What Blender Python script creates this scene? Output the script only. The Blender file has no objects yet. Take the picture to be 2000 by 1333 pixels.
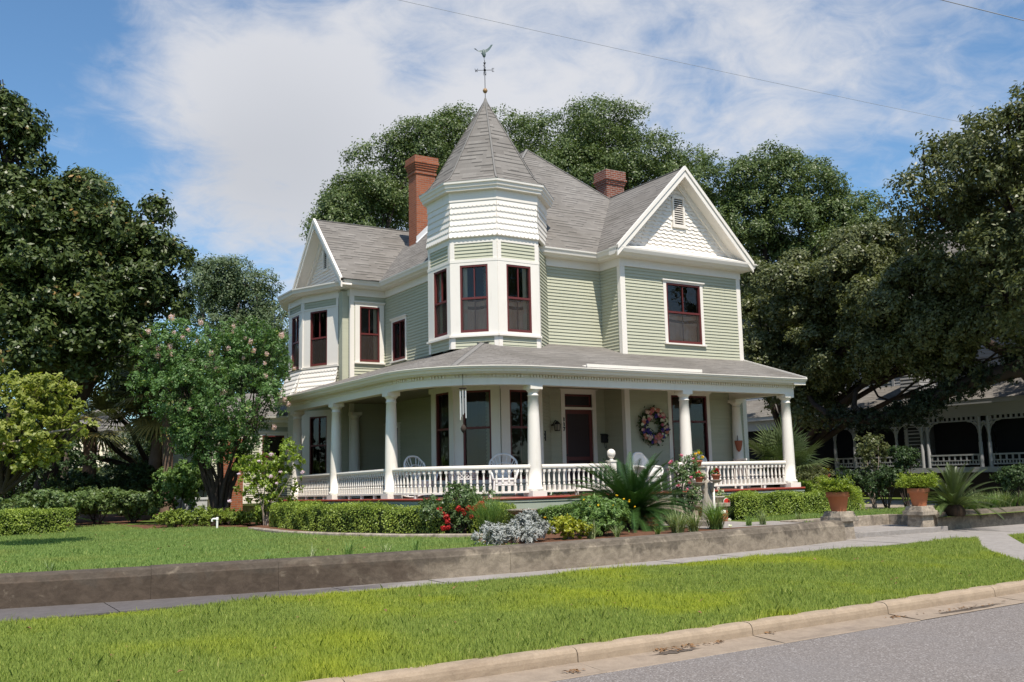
import bpy, bmesh, math, random
import numpy as np
from mathutils import Vector, Matrix
from math import sin, cos, pi, radians, sqrt, atan2, hypot
C = bpy.context.scene.collection
scn = bpy.context.scene
# ---------------------------------------------------------------- camera
CAMZ = 1.85
PITCH, ROLL, YAW, FPX = 0.13775, -0.0220, 1.0140, 1892.48      # focal length in pixels of a 2000 px wide picture
fw = Vector((cos(PITCH)*cos(YAW), cos(PITCH)*sin(YAW), sin(PITCH)))
r0 = Vector((sin(YAW), -cos(YAW), 0)); u0_ = r0.cross(fw)
rt = r0*cos(ROLL) + u0_*sin(ROLL); up = -r0*sin(ROLL) + u0_*cos(ROLL)
cam_d = bpy.data.cameras.new('camera'); cam = bpy.data.objects.new('camera', cam_d); C.objects.link(cam)
M3 = Matrix((rt, up, -fw)).transposed()
cam.matrix_world = Matrix.Translation((0, 0, CAMZ)) @ M3.to_4x4()
cam_d.sensor_width = 36; cam_d.lens = FPX/2000*36; cam_d.clip_end = 3000; cam_d.clip_start = .1
scn.camera = cam
# ---------------------------------------------------------------- light
SUN = Vector((-.17, -.57, 1)).normalized()
SUN_EL = math.asin(SUN.z); SUN_AZ = atan2(SUN.x, SUN.y)
sd = bpy.data.lights.new('sun', 'SUN'); sd.energy = 5.0; sd.angle = radians(.5); sd.color = (1, .925, .82)
so = bpy.data.objects.new('sun', sd); C.objects.link(so); so.rotation_euler = (-SUN).to_track_quat('-Z', 'Y').to_euler()
so.location = SUN*60
scn.view_settings.view_transform = 'Standard'; scn.view_settings.look = 'None'
scn.view_settings.exposure = .24; scn.view_settings.gamma = 1
scn.cycles.max_bounces = 8; scn.cycles.transparent_max_bounces = 12
# pixel of the photograph -> ray, and points on planes of the place
def ray(x, y):
    d = rt*(x-1000) - up*(y-666.5) + fw*FPX
    return d/hypot(d.x, d.y)                                    # unit horizontal length
O = Vector((0, 0, CAMZ))
def A(x, y, dist): return O + ray(x, y)*dist
def G(x, y, z):
    d = ray(x, y); return O + d*((z-CAMZ)/d.z)
def px_inside(P, m=.12):
    d = Vector(P)-O; f = d.dot(fw)
    if f < .5: return False
    x = d.dot(rt)/f*FPX/1000; y = d.dot(up)/f*FPX/1000
    return abs(x) < 1+m and abs(y) < .667+m
# ---------------------------------------------------------------- node helpers
def NT(m): return m.node_tree
def nd(nt, t, **kw):
    n = nt.nodes.new(t)
    for k, v in kw.items():
        if k.startswith('i_'):
            key = k[2:]
            key = int(key) if key.isdigit() else key.replace('_', ' ')
            n.inputs[key].default_value = v
        else: setattr(n, k, v)
    return n
def lk(nt, a, b): nt.links.new(a, b)
def math_(nt, op, a, b=None, c=None, clamp=False):
    n = nt.nodes.new('ShaderNodeMath'); n.operation = op; n.use_clamp = clamp
    for i, v in enumerate((a, b, c)):
        if v is None: continue
        if isinstance(v, (int, float)): n.inputs[i].default_value = v
        else: nt.links.new(v, n.inputs[i])
    return n.outputs[0]
def mix_(nt, f, a, b, mode='MIX'):
    n = nt.nodes.new('ShaderNodeMix'); n.data_type = 'RGBA'; n.blend_type = mode
    for s, v in ((n.inputs[0], f), (n.inputs[6], a), (n.inputs[7], b)):
        if isinstance(v, (int, float)): s.default_value = v
        elif isinstance(v, (tuple, list)): s.default_value = (*v[:3], 1)
        else: nt.links.new(v, s)
    return n.outputs[2]
def ramp_(nt, f, lo, hi):
    n = nt.nodes.new('ShaderNodeMapRange'); n.interpolation_type = 'SMOOTHSTEP'
    n.inputs[1].default_value = lo; n.inputs[2].default_value = hi
    nt.links.new(f, n.inputs[0]); return n.outputs[0]
def noise_(nt, vec, scale, detail=4, rough=.55, dist=0.):
    n = nt.nodes.new('ShaderNodeTexNoise'); n.inputs['Scale'].default_value = scale
    n.inputs['Detail'].default_value = detail; n.inputs['Roughness'].default_value = rough
    n.inputs['Distortion'].default_value = dist
    if vec is not None: nt.links.new(vec, n.inputs['Vector'])
    return n.outputs['Fac']
def new_mat(name):
    m = bpy.data.materials.new(name); m.use_nodes = True
    b = m.node_tree.nodes['Principled BSDF']; return m, m.node_tree, b
def scaled(nt, vec, s):
    n = nt.nodes.new('ShaderNodeVectorMath'); n.operation = 'MULTIPLY'; n.inputs[1].default_value = s
    nt.links.new(vec, n.inputs[0]); return n.outputs[0]
def bump_(nt, b, h, strength=.4, dist=.02):
    n = nt.nodes.new('ShaderNodeBump'); n.inputs['Strength'].default_value = strength; n.inputs['Distance'].default_value = dist
    nt.links.new(h, n.inputs['Height']); nt.links.new(n.outputs[0], b.inputs['Normal'])
# ---------------------------------------------------------------- sky with drifting cloud
w = bpy.data.worlds.new('World'); scn.world = w; w.use_nodes = True
nt = w.node_tree; bg = nt.nodes['Background']; SKYK = .08
bg.inputs['Strength'].default_value = SKYK
sky = nd(nt, 'ShaderNodeTexSky', sky_type='NISHITA', sun_disc=False, sun_elevation=SUN_EL, sun_rotation=SUN_AZ)
sky.air_density = 1.0; sky.dust_density = .6; sky.ozone_density = 2.2
tc = nd(nt, 'ShaderNodeTexCoord'); dirv = tc.outputs['Generated']
sep = nd(nt, 'ShaderNodeSeparateXYZ'); lk(nt, dirv, sep.inputs[0])
den = math_(nt, 'ADD', math_(nt, 'MAXIMUM', sep.outputs[2], 0.), .22)
cmb = nd(nt, 'ShaderNodeCombineXYZ'); lk(nt, math_(nt, 'DIVIDE', sep.outputs[0], den), cmb.inputs[0]); lk(nt, math_(nt, 'DIVIDE', sep.outputs[1], den), cmb.inputs[1])
pl = cmb.outputs[0]
def blob(x, y, rad):
    d = ray(x, y).normalized()
    n = nt.nodes.new('ShaderNodeVectorMath'); n.operation = 'DISTANCE'; n.inputs[1].default_value = d
    lk(nt, dirv, n.inputs[0])
    v = math_(nt, 'DIVIDE', n.outputs['Value'], rad/FPX); v = math_(nt, 'MULTIPLY', v, v)
    return math_(nt, 'EXPONENT', math_(nt, 'MULTIPLY', v, -1.))
def addup(L):
    s = None
    for a in L:
        v = math_(nt, 'MULTIPLY', blob(*a[:3]), a[3]); s = v if s is None else math_(nt, 'ADD', s, v)
    return s
big = addup([(300, 60, 110, .34), (420, 170, 160, .55), (560, 260, 210, .52), (720, 260, 190, .34), (880, 290, 150, .38), (640, 60, 150, .34), (500, 400, 130, .2), (160, 230, 110, .12), (1000, 330, 200, .2)])
thin = addup([(1050, 60, 250, .24), (1400, 90, 340, .29), (1800, 90, 270, .28), (1250, 260, 230, .22), (560, 540, 260, .16), (130, 210, 120, .2)])
hole = addup([(60, 70, 180, .5), (800, 150, 75, .5), (110, 350, 150, .22), (590, 60, 55, .25), (250, 310, 100, .22), (1680, 330, 140, .3), (1780, 250, 110, .15), (240, 30, 70, .3), (470, 20, 40, .2)])
sp_ = scaled(nt, pl, (1., 1., 1))
n1 = noise_(nt, sp_, 2.2, 8, .6, .5)
n2 = noise_(nt, sp_, 11., 6, .62, .6)
f = math_(nt, 'ADD', math_(nt, 'MULTIPLY', math_(nt, 'SUBTRACT', n1, .5), 1.9), math_(nt, 'MULTIPLY', math_(nt, 'SUBTRACT', n2, .5), .95))
f = math_(nt, 'ADD', f, math_(nt, 'SUBTRACT', math_(nt, 'ADD', big, thin), hole))
mask = ramp_(nt, f, -.22, .86)
n3 = noise_(nt, dirv, 5., 4, .5, .2)
shade = math_(nt, 'ADD', math_(nt, 'MULTIPLY', addup([(600, 330, 190, .8), (420, 330, 110, .4)]), 1.), math_(nt, 'MULTIPLY', n3, .35), clamp=True)
ccol = mix_(nt, shade, (8.4, 8.45, 8.8), (6.5, 6.6, 6.95))
tint = mix_(nt, 1., sky.outputs[0], (1.2, 1.55, 1.7), 'MULTIPLY')
lk(nt, mix_(nt, math_(nt, 'MULTIPLY', mask, .93), tint, ccol), bg.inputs['Color'])
# ---------------------------------------------------------------- mesh builder
class MB:
    def __init__(s): s.v = []; s.f = []; s.m = []; s.s = []
    def add(s, vs, fs, mi=0, sm=False):
        o = len(s.v); s.v += [tuple(p) for p in vs]
        for q in fs: s.f.append(tuple(i+o for i in q)); s.m.append(mi); s.s.append(sm)
        return s
    def quad(s, a, b, c, d, mi=0): return s.add((a, b, c, d), ((0, 1, 2, 3),), mi)
    def poly(s, pts, mi=0): return s.add(pts, (tuple(range(len(pts))),), mi)
    def obox(s, o, U, V, W, mi=0):
        o, U, V, W = map(Vector, (o, U, V, W))
        p = [o, o+U, o+U+V, o+V, o+W, o+U+W, o+U+V+W, o+V+W]
        fs = ((0, 3, 2, 1), (4, 5, 6, 7), (0, 1, 5, 4), (1, 2, 6, 5), (2, 3, 7, 6), (3, 0, 4, 7))
        if U.cross(V).dot(W) < 0: fs = tuple(tuple(reversed(q)) for q in fs)
        return s.add(p, fs, mi)
    def box(s, x0, x1, y0, y1, z0, z1, mi=0):
        return s.obox((x0, y0, z0), (x1-x0, 0, 0), (0, y1-y0, 0), (0, 0, z1-z0), mi)
    def tube(s, pts, rad, n=8, mi=0, cap=True, sm=True, flat=1.):
        pts = [Vector(p) for p in pts]; k = len(pts)
        if isinstance(rad, (int, float)): rad = [rad]*k
        vs = []; prev = None
        for i, p in enumerate(pts):
            t = (pts[min(i+1, k-1)]-pts[max(i-1, 0)]).normalized()
            if prev is None: a = Vector((0, 0, 1)) if abs(t.z) < .9 else Vector((1, 0, 0)); prev = t.cross(a).normalized()
            u = (prev - t*prev.dot(t)).normalized(); v = t.cross(u); prev = u
            for j in range(n): q = 2*pi*j/n; vs.append(p+(u*cos(q)+v*sin(q)*flat)*rad[i])
        fs = [(i*n+j, i*n+(j+1) % n, (i+1)*n+(j+1) % n, (i+1)*n+j) for i in range(k-1) for j in range(n)]
        s.add(vs, fs, mi, sm)
        if cap:
            s.add(vs[:n], (tuple(reversed(range(n))),), mi); s.add(vs[-n:], (tuple(range(n)),), mi)
        return s
    def lathe(s, prof, c=(0, 0, 0), n=16, mi=0, sm=True, sq=None):
        c = Vector(c); vs = []
        for (r, z) in prof:
            for j in range(n):
                q = 2*pi*j/n; vs.append((c.x+r*cos(q), c.y+r*sin(q), c.z+z))
        k = len(prof)
        fs = [(i*n+j, i*n+(j+1) % n, (i+1)*n+(j+1) % n, (i+1)*n+j) for i in range(k-1) for j in range(n)]
        s.add(vs, fs, mi, sm)
        s.add(vs[:n], (tuple(reversed(range(n))),), mi); s.add(vs[-n:], (tuple(range(n)),), mi); return s
    def sweep(s, path, prof, closed=False, mi=0, zf=None, caps=True, sm=False):
        # path: 2D points, profile: (outward offset, z); outward is to the right of the direction of travel
        k = len(path); P = [Vector(p) for p in path]; N = []
        for i in range(k):
            def nrm(a, b): d = (b-a).normalized(); return Vector((d.y, -d.x))
            if closed: a, b = nrm(P[i-1], P[i]), nrm(P[i], P[(i+1) % k])
            else:
                a = nrm(P[i-1], P[i]) if i else nrm(P[0], P[1]); b = nrm(P[i], P[i+1]) if i < k-1 else a
            m = a+b; N.append(m/(max(.25, m.dot(m)/2)))
        n = len(prof); vs = []
        for i in range(k):
            dz = zf(P[i].x, P[i].y) if zf else 0
            for (d, z) in prof: q = P[i]+N[i]*d; vs.append((q.x, q.y, z+dz))
        r = range(k if closed else k-1)
        fs = [(i*n+j, i*n+j+1, ((i+1) % k)*n+j+1, ((i+1) % k)*n+j) for i in r for j in range(n-1)]
        s.add(vs, fs, mi, sm)
        if not closed and caps: s.add(vs[:n], (tuple(range(n)),), mi); s.add(vs[-n:], (tuple(reversed(range(n))),), mi)
        return s
    def loft(s, rings, n=14, mi=0, sm=True):
        # ring: (centre, rx, ry, yaw[, ripple amplitude, ripple count])
        vs = []
        for rg in rings:
            c, rx, ry, ya = rg[:4]; am, ct = (rg[4], rg[5]) if len(rg) > 5 else (0, 0)
            for j in range(n):
                q = 2*pi*j/n; k = 1+am*cos(ct*q); x, y = rx*cos(q)*k, ry*sin(q)*k
                vs.append((c[0]+x*cos(ya)-y*sin(ya), c[1]+x*sin(ya)+y*cos(ya), c[2]))
        k = len(rings)
        fs = [(i*n+j, i*n+(j+1) % n, (i+1)*n+(j+1) % n, (i+1)*n+j) for i in range(k-1) for j in range(n)]
        s.add(vs, fs, mi, sm); s.add(vs[:n], (tuple(reversed(range(n))),), mi); s.add(vs[-n:], (tuple(range(n)),), mi); return s
    def mesh(s, name, mats):
        me = bpy.data.meshes.new(name); me.from_pydata(s.v, [], s.f)
        for m in mats: me.materials.append(m)
        me.polygons.foreach_set('material_index', s.m); me.polygons.foreach_set('use_smooth', s.s)
        uv = me.uv_layers.new(name='UVMap')
        nl = len(me.loops); nf = len(me.polygons)
        if nf:
            nr = np.empty(nf*3, 'f'); me.polygons.foreach_get('normal', nr); nr = nr.reshape(-1, 3)
            lt = np.empty(nf, 'i'); me.polygons.foreach_get('loop_total', lt)
            vi = np.empty(nl, 'i'); me.loops.foreach_get('vertex_index', vi)
            co = np.empty(len(me.vertices)*3, 'f'); me.vertices.foreach_get('co', co); co = co.reshape(-1, 3)
            u = np.stack([-nr[:, 1], nr[:, 0], np.zeros(nf)], 1); L = np.linalg.norm(u, axis=1)
            flat = L < .05; u[flat] = (1, 0, 0); L[flat] = 1; u /= L[:, None]; v = np.cross(nr, u)
            ul = np.repeat(u, lt, 0); vl = np.repeat(v, lt, 0); p = co[vi]
            uv.data.foreach_set('uv', np.stack([(p*ul).sum(1), (p*vl).sum(1)], 1).astype('f').ravel())
        me.update(); return me
    def build(s, name, mats, parent=None, bevel=0):
        if not isinstance(mats, (list, tuple)): mats = [mats]
        o = bpy.data.objects.new(name, s.mesh(name, mats)); C.objects.link(o)
        if parent:
            o.parent = parent; o.matrix_parent_inverse = inv_world(parent)
        if bevel:
            b = o.modifiers.new('bevel', 'BEVEL'); b.width = bevel; b.segments = 2; b.limit_method = 'ANGLE'
        return o
def inv_world(p):
    M = Matrix.Identity(4); q = p
    while q is not None:
        M = q.matrix_parent_inverse @ q.matrix_basis @ M if q.parent else q.matrix_basis @ M
        q = q.parent
    return M.inverted()
def tag(o, label=None, cat=None, group=None, kind=None):
    if label: o['label'] = label
    if cat: o['category'] = cat
    if group: o['group'] = group
    if kind: o['kind'] = kind
    return o
def empty(name, loc, label=None, cat=None, group=None, rz=0):
    o = bpy.data.objects.new(name, None); C.objects.link(o); o.empty_display_size = .2
    o.location = loc; o.rotation_euler = (0, 0, rz); return tag(o, label, cat, group)
def copy_tree(o, parent=None):
    c = o.copy(); C.objects.link(c)
    if parent: c.parent = parent
    for ch in list(o.children): copy_tree(ch, c)
    return c
def merge(*mbs):
    r = MB()
    for b in mbs:
        o = len(r.v); r.v += b.v; r.f += [tuple(i+o for i in q) for q in b.f]; r.m += b.m; r.s += b.s
    return r
# ---------------------------------------------------------------- materials
def paint(name, col, rough=.5, var=.08, scale=1.2, dirt=None, spec=.4, bump=0):
    m, nt, b = new_mat(name); co = nd(nt, 'ShaderNodeTexCoord').outputs['Object']
    n = noise_(nt, co, scale, 5, .6)
    c = mix_(nt, n, tuple(x*(1-var) for x in col), tuple(min(1, x*(1+var)) for x in col))
    if dirt:
        d = ramp_(nt, noise_(nt, scaled(nt, co, (3, 3, .7)), 2.3, 6, .65), .55, .8)
        c = mix_(nt, math_(nt, 'MULTIPLY', d, dirt[1]), c, dirt[0])
    lk(nt, c, b.inputs['Base Color']); b.inputs['Roughness'].default_value = rough; b.inputs['Specular IOR Level'].default_value = spec
    if bump: bump_(nt, b, noise_(nt, co, 60, 3), bump, .004)
    return m
def brickmat(name, c1, c2, mort, bw, rh, ms, off=.5, var=None, bump=.6, rough=.85, dirt=None, smooth=.1):
    m, nt, b = new_mat(name); tcn = nd(nt, 'ShaderNodeTexCoord'); uv = tcn.outputs['UV']
    wob = nd(nt, 'ShaderNodeVectorMath', operation='ADD'); lk(nt, uv, wob.inputs[0])
    nz = nd(nt, 'ShaderNodeTexNoise'); nz.inputs['Scale'].default_value = 2.; lk(nt, uv, nz.inputs['Vector'])
    lk(nt, scaled(nt, nz.outputs['Color'], (.012, .012, 0)), wob.inputs[1])
    t = nd(nt, 'ShaderNodeTexBrick', offset=off); lk(nt, wob.outputs[0], t.inputs['Vector'])
    t.inputs['Color1'].default_value = (*c1, 1); t.inputs['Color2'].default_value = (*c2, 1); t.inputs['Mortar'].default_value = (*mort, 1)
    t.inputs['Scale'].default_value = 1; t.inputs['Mortar Size'].default_value = ms; t.inputs['Mortar Smooth'].default_value = smooth
    t.inputs['Brick Width'].default_value = bw; t.inputs['Row Height'].default_value = rh; t.inputs['Bias'].default_value = 0
    n = noise_(nt, tcn.outputs['Object'], 1.1, 6, .62)
    c = mix_(nt, n, t.outputs['Color'], mix_(nt, 1., t.outputs['Color'], var or (.75, .74, .73), 'MULTIPLY'))
    n2 = noise_(nt, uv, 45, 2)
    c = mix_(nt, .35, c, mix_(nt, n2, (.35, .35, .35), (1., 1., 1.)), 'MULTIPLY')
    if dirt:
        d = ramp_(nt, noise_(nt, scaled(nt, uv, (2.2, .35, 1)), 1.6, 5, .6), .5, .75); c = mix_(nt, math_(nt, 'MULTIPLY', d, dirt[1]), c, dirt[0])
    lk(nt, c, b.inputs['Base Color']); b.inputs['Roughness'].default_value = rough; b.inputs['Specular IOR Level'].default_value = .2
    bump_(nt, b, math_(nt, 'SUBTRACT', math_(nt, 'MULTIPLY', n2, .25), t.outputs['Fac']), bump, .012)
    return m
def sidingmat():
    m, nt, b = new_mat('sage_siding_paint'); co = nd(nt, 'ShaderNodeTexCoord').outputs['Object']
    c = mix_(nt, noise_(nt, co, .9, 5, .6), (.438, .442, .335), (.488, .487, .375))
    c = mix_(nt, 1., c, mix_(nt, noise_(nt, scaled(nt, co, (.55, .55, 10.6)), 1., 3, .6), (.86, .86, .85), (1.1, 1.1, 1.1)), 'MULTIPLY')      # board by board
    d = ramp_(nt, noise_(nt, scaled(nt, co, (3.5, 3.5, .5)), 2.0, 6, .65), .54, .8); c = mix_(nt, math_(nt, 'MULTIPLY', d, .45), c, (.31, .31, .235))
    lk(nt, c, b.inputs['Base Color']); b.inputs['Roughness'].default_value = .6; b.inputs['Specular IOR Level'].default_value = .3; return m
SIDING = sidingmat()
WHITE = paint('white_gloss_paint', (.80, .75, .68), .45, .045, 1.1, ((.56, .51, .42), .32))
SOFFIT = paint('warm_bounce_soffit', (.76, .72, .6), .55, .04, 1.)  # white soffit tinted cream; warm bounce light is put into the colour
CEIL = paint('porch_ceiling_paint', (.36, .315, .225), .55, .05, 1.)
MAROON = paint('maroon_sash_paint', (.118, .025, .023), .45, .15, 2.)
DARKRED = paint('dark_red_door_paint', (.105, .018, .02), .42, .15, 2.)
REDEDGE = paint('red_oxide_floor_paint', (.30, .055, .035), .5, .15, 3.)
DECK = paint('porch_deck_paint', (.17, .075, .055), .45, .15, 2.)
SKIRT = paint('grey_green_skirt_paint', (.34, .38, .31), .6, .1, 2., ((.2, .2, .16), .4))
def roofmat():
    m, nt, b = new_mat('asphalt_shingles'); tcn = nd(nt, 'ShaderNodeTexCoord'); uv = tcn.outputs['UV']; co = tcn.outputs['Object']
    nz = nd(nt, 'ShaderNodeTexNoise'); nz.inputs['Scale'].default_value = 3.; lk(nt, uv, nz.inputs['Vector'])
    wob = nd(nt, 'ShaderNodeVectorMath', operation='ADD'); lk(nt, uv, wob.inputs[0]); lk(nt, scaled(nt, nz.outputs['Color'], (.03, .016, 0)), wob.inputs[1])
    def tabs(w_, off):
        t = nd(nt, 'ShaderNodeTexBrick', offset=off, offset_frequency=2); lk(nt, wob.outputs[0], t.inputs['Vector']); t.inputs['Scale'].default_value = 1
        t.inputs['Color1'].default_value = (0, 0, 0, 1); t.inputs['Color2'].default_value = (1, 1, 1, 1); t.inputs['Mortar'].default_value = (.4, .4, .4, 1)
        t.inputs['Mortar Size'].default_value = .002; t.inputs['Brick Width'].default_value = w_; t.inputs['Row Height'].default_value = .15; t.inputs['Bias'].default_value = 0
        s_ = nd(nt, 'ShaderNodeSeparateColor'); lk(nt, t.outputs['Color'], s_.inputs[0]); return s_.outputs[0], t.outputs['Fac']
    ta, fa = tabs(.29, .37); tb, fb = tabs(.47, .61)
    sp = nd(nt, 'ShaderNodeSeparateXYZ'); lk(nt, wob.outputs[0], sp.inputs[0])
    fr = math_(nt, 'FRACT', math_(nt, 'DIVIDE', sp.outputs[1], .15)); line = math_(nt, 'SUBTRACT', 1., ramp_(nt, fr, .17, .36))
    dark = math_(nt, 'MULTIPLY', line, ramp_(nt, ta, .3, .55))
    big = noise_(nt, co, .7, 5, .6); c = mix_(nt, math_(nt, 'ADD', math_(nt, 'MULTIPLY', ta, .55), math_(nt, 'MULTIPLY', tb, .45)), (.175, .161, .147), (.272, .253, .232))
    c = mix_(nt, ramp_(nt, big, .35, .7), c, mix_(nt, 1., c, (.8, .79, .77), 'MULTIPLY'))
    st = noise_(nt, scaled(nt, uv, (2.6, .3, 1)), 1.5, 5, .6); c = mix_(nt, math_(nt, 'MULTIPLY', ramp_(nt, st, .52, .75), .45), c, (.165, .155, .145))
    c = mix_(nt, math_(nt, 'MULTIPLY', dark, .8), c, (.04, .038, .036)); c = mix_(nt, .3, c, mix_(nt, noise_(nt, uv, 60, 2), (.4, .4, .4), (1.1, 1.1, 1.1)), 'MULTIPLY')
    lk(nt, c, b.inputs['Base Color']); b.inputs['Roughness'].default_value = .92; b.inputs['Specular IOR Level'].default_value = .15
    bump_(nt, b, math_(nt, 'ADD', math_(nt, 'MULTIPLY', fr, -.5), math_(nt, 'MULTIPLY', ta, .5)), .5, .012); return m
ROOF = roofmat()
RIDGE = paint('ridge_cap_shingles', (.20, .19, .178), .9, .2, 6., None, .2, .5)
BRICK = brickmat('red_brick', (.46, .155, .075), (.35, .11, .055), (.33, .24, .19), .215, .075, .008, .5, (.7, .66, .64))
BRICKOLD = brickmat('weathered_red_brick', (.36, .11, .06), (.22, .07, .045), (.42, .34, .29), .215, .075, .012, .5, (.6, .55, .55))
FLASH = paint('flashing_metal', (.55, .56, .57), .35, .1, 3.); 
DARK = paint('dark_interior', (.045, .03, .026), .9, .1, 1., None, .1)
IRON = paint('black_iron', (.018, .018, .02), .45, .2, 8.)
COPPER = paint('verdigris_copper', (.10, .14, .13), .5, .35, 14.)
BRASS = paint('tarnished_brass', (.32, .19, .08), .4, .2, 8.)
CURT = paint('cream_curtain', (.8, .74, .55), .9, .12, 5., None, .1)
SHADE = paint('beige_lace_curtain', (.85, .60, .46), .95, .18, 7., None, .1)
TERRA = paint('terracotta', (.46, .17, .085), .8, .14, 5., ((.5, .32, .22), .4), .2)
TERRAD = paint('old_terracotta', (.36, .12, .07), .85, .2, 6., ((.25, .15, .1), .4), .2)
STONE = paint('weathered_stone', (.36, .32, .27), .9, .25, 7., ((.12, .11, .09), .75), .15, .5)
WICKER = paint('white_wicker_paint', (.80, .78, .76), .6, .08, 12., None, .3, .6)
BARK = paint('grey_bark', (.15, .125, .1), .95, .4, 4., ((.04, .035, .03), .6), .1, 1.)
BARKD = paint('dark_bark', (.055, .042, .035), .95, .4, 4., None, .1, 1.)
PALE = paint('pale_smooth_bark', (.33, .27, .22), .85, .3, 4., None, .1, .5)
SAGOT = paint('dark_sago_trunk', (.05, .035, .025), .95, .5, 9., None, .1, 1.)
PALMB = paint('palm_bark', (.17, .115, .085), .95, .4, 6., ((.05, .04, .03), .7), .1, 1.)
MULCH = paint('bark_mulch', (.13, .065, .04), .95, .6, 16., ((.25, .14, .09), .5), .1, 1.)
METALG = paint('grey_metal', (.55, .56, .56), .5, .06, 3.)
WHITEPVC = paint('white_plastic', (.8, .8, .76), .4, .04, 3.)
SIGNRED = paint('red_sign', (.6, .03, .03), .4, .05, 3.)
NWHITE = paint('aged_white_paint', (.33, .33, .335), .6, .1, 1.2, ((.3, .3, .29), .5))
CREAMW = paint('cream_house_paint', (.72, .66, .52), .6, .08, 1.)
def glassmat():
    m, nt, b = new_mat('window_glass'); out = nt.nodes['Material Output']; nt.nodes.remove(b)
    co = nd(nt, 'ShaderNodeTexCoord').outputs['Object']
    bp = nd(nt, 'ShaderNodeBump'); bp.inputs['Strength'].default_value = .25; bp.inputs['Distance'].default_value = .02
    lk(nt, noise_(nt, co, 1.7, 2), bp.inputs['Height'])
    g = nd(nt, 'ShaderNodeBsdfGlossy'); g.inputs['Roughness'].default_value = .015; lk(nt, bp.outputs[0], g.inputs['Normal'])
    t = nd(nt, 'ShaderNodeBsdfTransparent'); t.inputs['Color'].default_value = (.85, .86, .86, 1)
    fr = nd(nt, 'ShaderNodeFresnel'); fr.inputs['IOR'].default_value = 1.6; lk(nt, bp.outputs[0], fr.inputs['Normal'])
    mx = nd(nt, 'ShaderNodeMixShader'); lk(nt, math_(nt, 'MULTIPLY', fr.outputs[0], 1.0, clamp=True), mx.inputs[0]); lk(nt, t.outputs[0], mx.inputs[1]); lk(nt, g.outputs[0], mx.inputs[2])
    lk(nt, mx.outputs[0], out.inputs['Surface']); return m
GLASS = glassmat()
def screenmat():
    m, nt, b = new_mat('insect_screen'); out = nt.nodes['Material Output']
    b.inputs['Base Color'].default_value = (.11, .085, .07, 1); b.inputs['Roughness'].default_value = .8
    t = nd(nt, 'ShaderNodeBsdfTransparent'); mx = nd(nt, 'ShaderNodeMixShader'); mx.inputs[0].default_value = .26
    lk(nt, t.outputs[0], mx.inputs[1]); lk(nt, b.outputs[0], mx.inputs[2]); lk(nt, mx.outputs[0], out.inputs['Surface']); return m
SCREEN = screenmat()
def leafmat(name, a, bcol, c=None, rough=.45, trans=.22, spec=.45, patch=None, g=1.):
    """leaf colours spread leaf by leaf over the stored number 'leaf'"""
    a, bcol, c = [tuple(x*g for x in v) if v else None for v in (a, bcol, c)]
    m, nt, b = new_mat(name); out = nt.nodes['Material Output']
    at = nd(nt, 'ShaderNodeAttribute', attribute_name='leaf')
    r = nt.nodes.new('ShaderNodeValToRGB'); e = r.color_ramp.elements
    e[0].color = (*a, 1); e[1].color = (*bcol, 1); e[1].position = .85 if c else 1
    if c: k = e.new(.93); k.color = (*c, 1)
    lk(nt, at.outputs['Fac'], r.inputs[0]); col = r.outputs[0]
    co = nd(nt, 'ShaderNodeTexCoord').outputs['Object']
    if patch: col = mix_(nt, ramp_(nt, noise_(nt, co, patch[0], 3, .55), patch[2], patch[3]), col, mix_(nt, .75, col, patch[1]))
    lk(nt, col, b.inputs['Base Color']); b.inputs['Roughness'].default_value = rough; b.inputs['Specular IOR Level'].default_value = spec
    t = nd(nt, 'ShaderNodeBsdfTranslucent'); lk(nt, mix_(nt, 1., col, (1.5, 1.6, .7), 'MULTIPLY'), t.inputs['Color'])
    mx = nd(nt, 'ShaderNodeMixShader'); mx.inputs[0].default_value = trans
    lk(nt, b.outputs[0], mx.inputs[1]); lk(nt, t.outputs[0], mx.inputs[2]); lk(nt, mx.outputs[0], out.inputs['Surface']); return m
L_OAK = leafmat('live_oak_leaf', (.030, .050, .015), (.085, .112, .035), (.12, .14, .05), .44, .22, .38, None, 1.6)
L_OAKD = leafmat('dusty_oak_leaf', (.031, .042, .016), (.09, .097, .036), (.13, .125, .05), .42, .22, .4, None, 1.7)
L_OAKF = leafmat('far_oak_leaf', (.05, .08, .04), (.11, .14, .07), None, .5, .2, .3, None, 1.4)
L_MAG = leafmat('magnolia_leaf', (.024, .042, .012), (.07, .094, .024), (.25, .15, .05), .4, .1, .3, None, 1.25)
L_DOG = leafmat('yellow_green_leaf', (.15, .20, .035), (.32, .34, .07), (.42, .4, .12), .5, .35)
L_CRAPE = leafmat('crape_myrtle_leaf', (.033, .074, .022), (.088, .15, .046), (.2, .24, .06), .45, .25, .35, None, 1.6)
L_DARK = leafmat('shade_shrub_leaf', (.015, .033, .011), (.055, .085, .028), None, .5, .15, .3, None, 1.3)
L_MID = leafmat('variegated_shrub_leaf', (.07, .13, .04), (.2, .26, .09), None, .45, .25)
L_BOX = leafmat('boxwood_leaf', (.062, .1, .018), (.17, .215, .036), (.22, .27, .05), .45, .25, .35, None, 1.6)
L_HIB = leafmat('hibiscus_leaf', (.12, .2, .025), (.28, .36, .05), None, .42, .3)
L_LIME = leafmat('lime_shrub_leaf', (.2, .24, .02), (.42, .42, .04), None, .45, .3)
L_SILVER = leafmat('silver_leaf', (.22, .235, .225), (.47, .48, .46), None, .8, .1, .2)
L_GREEN = leafmat('fresh_green_leaf', (.07, .13, .035), (.17, .26, .07), None, .45, .25, .35, None, 1.2)
L_ROSE = leafmat('rose_leaf', (.05, .1, .035), (.15, .21, .08), (.3, .25, .12), .38, .2)
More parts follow.
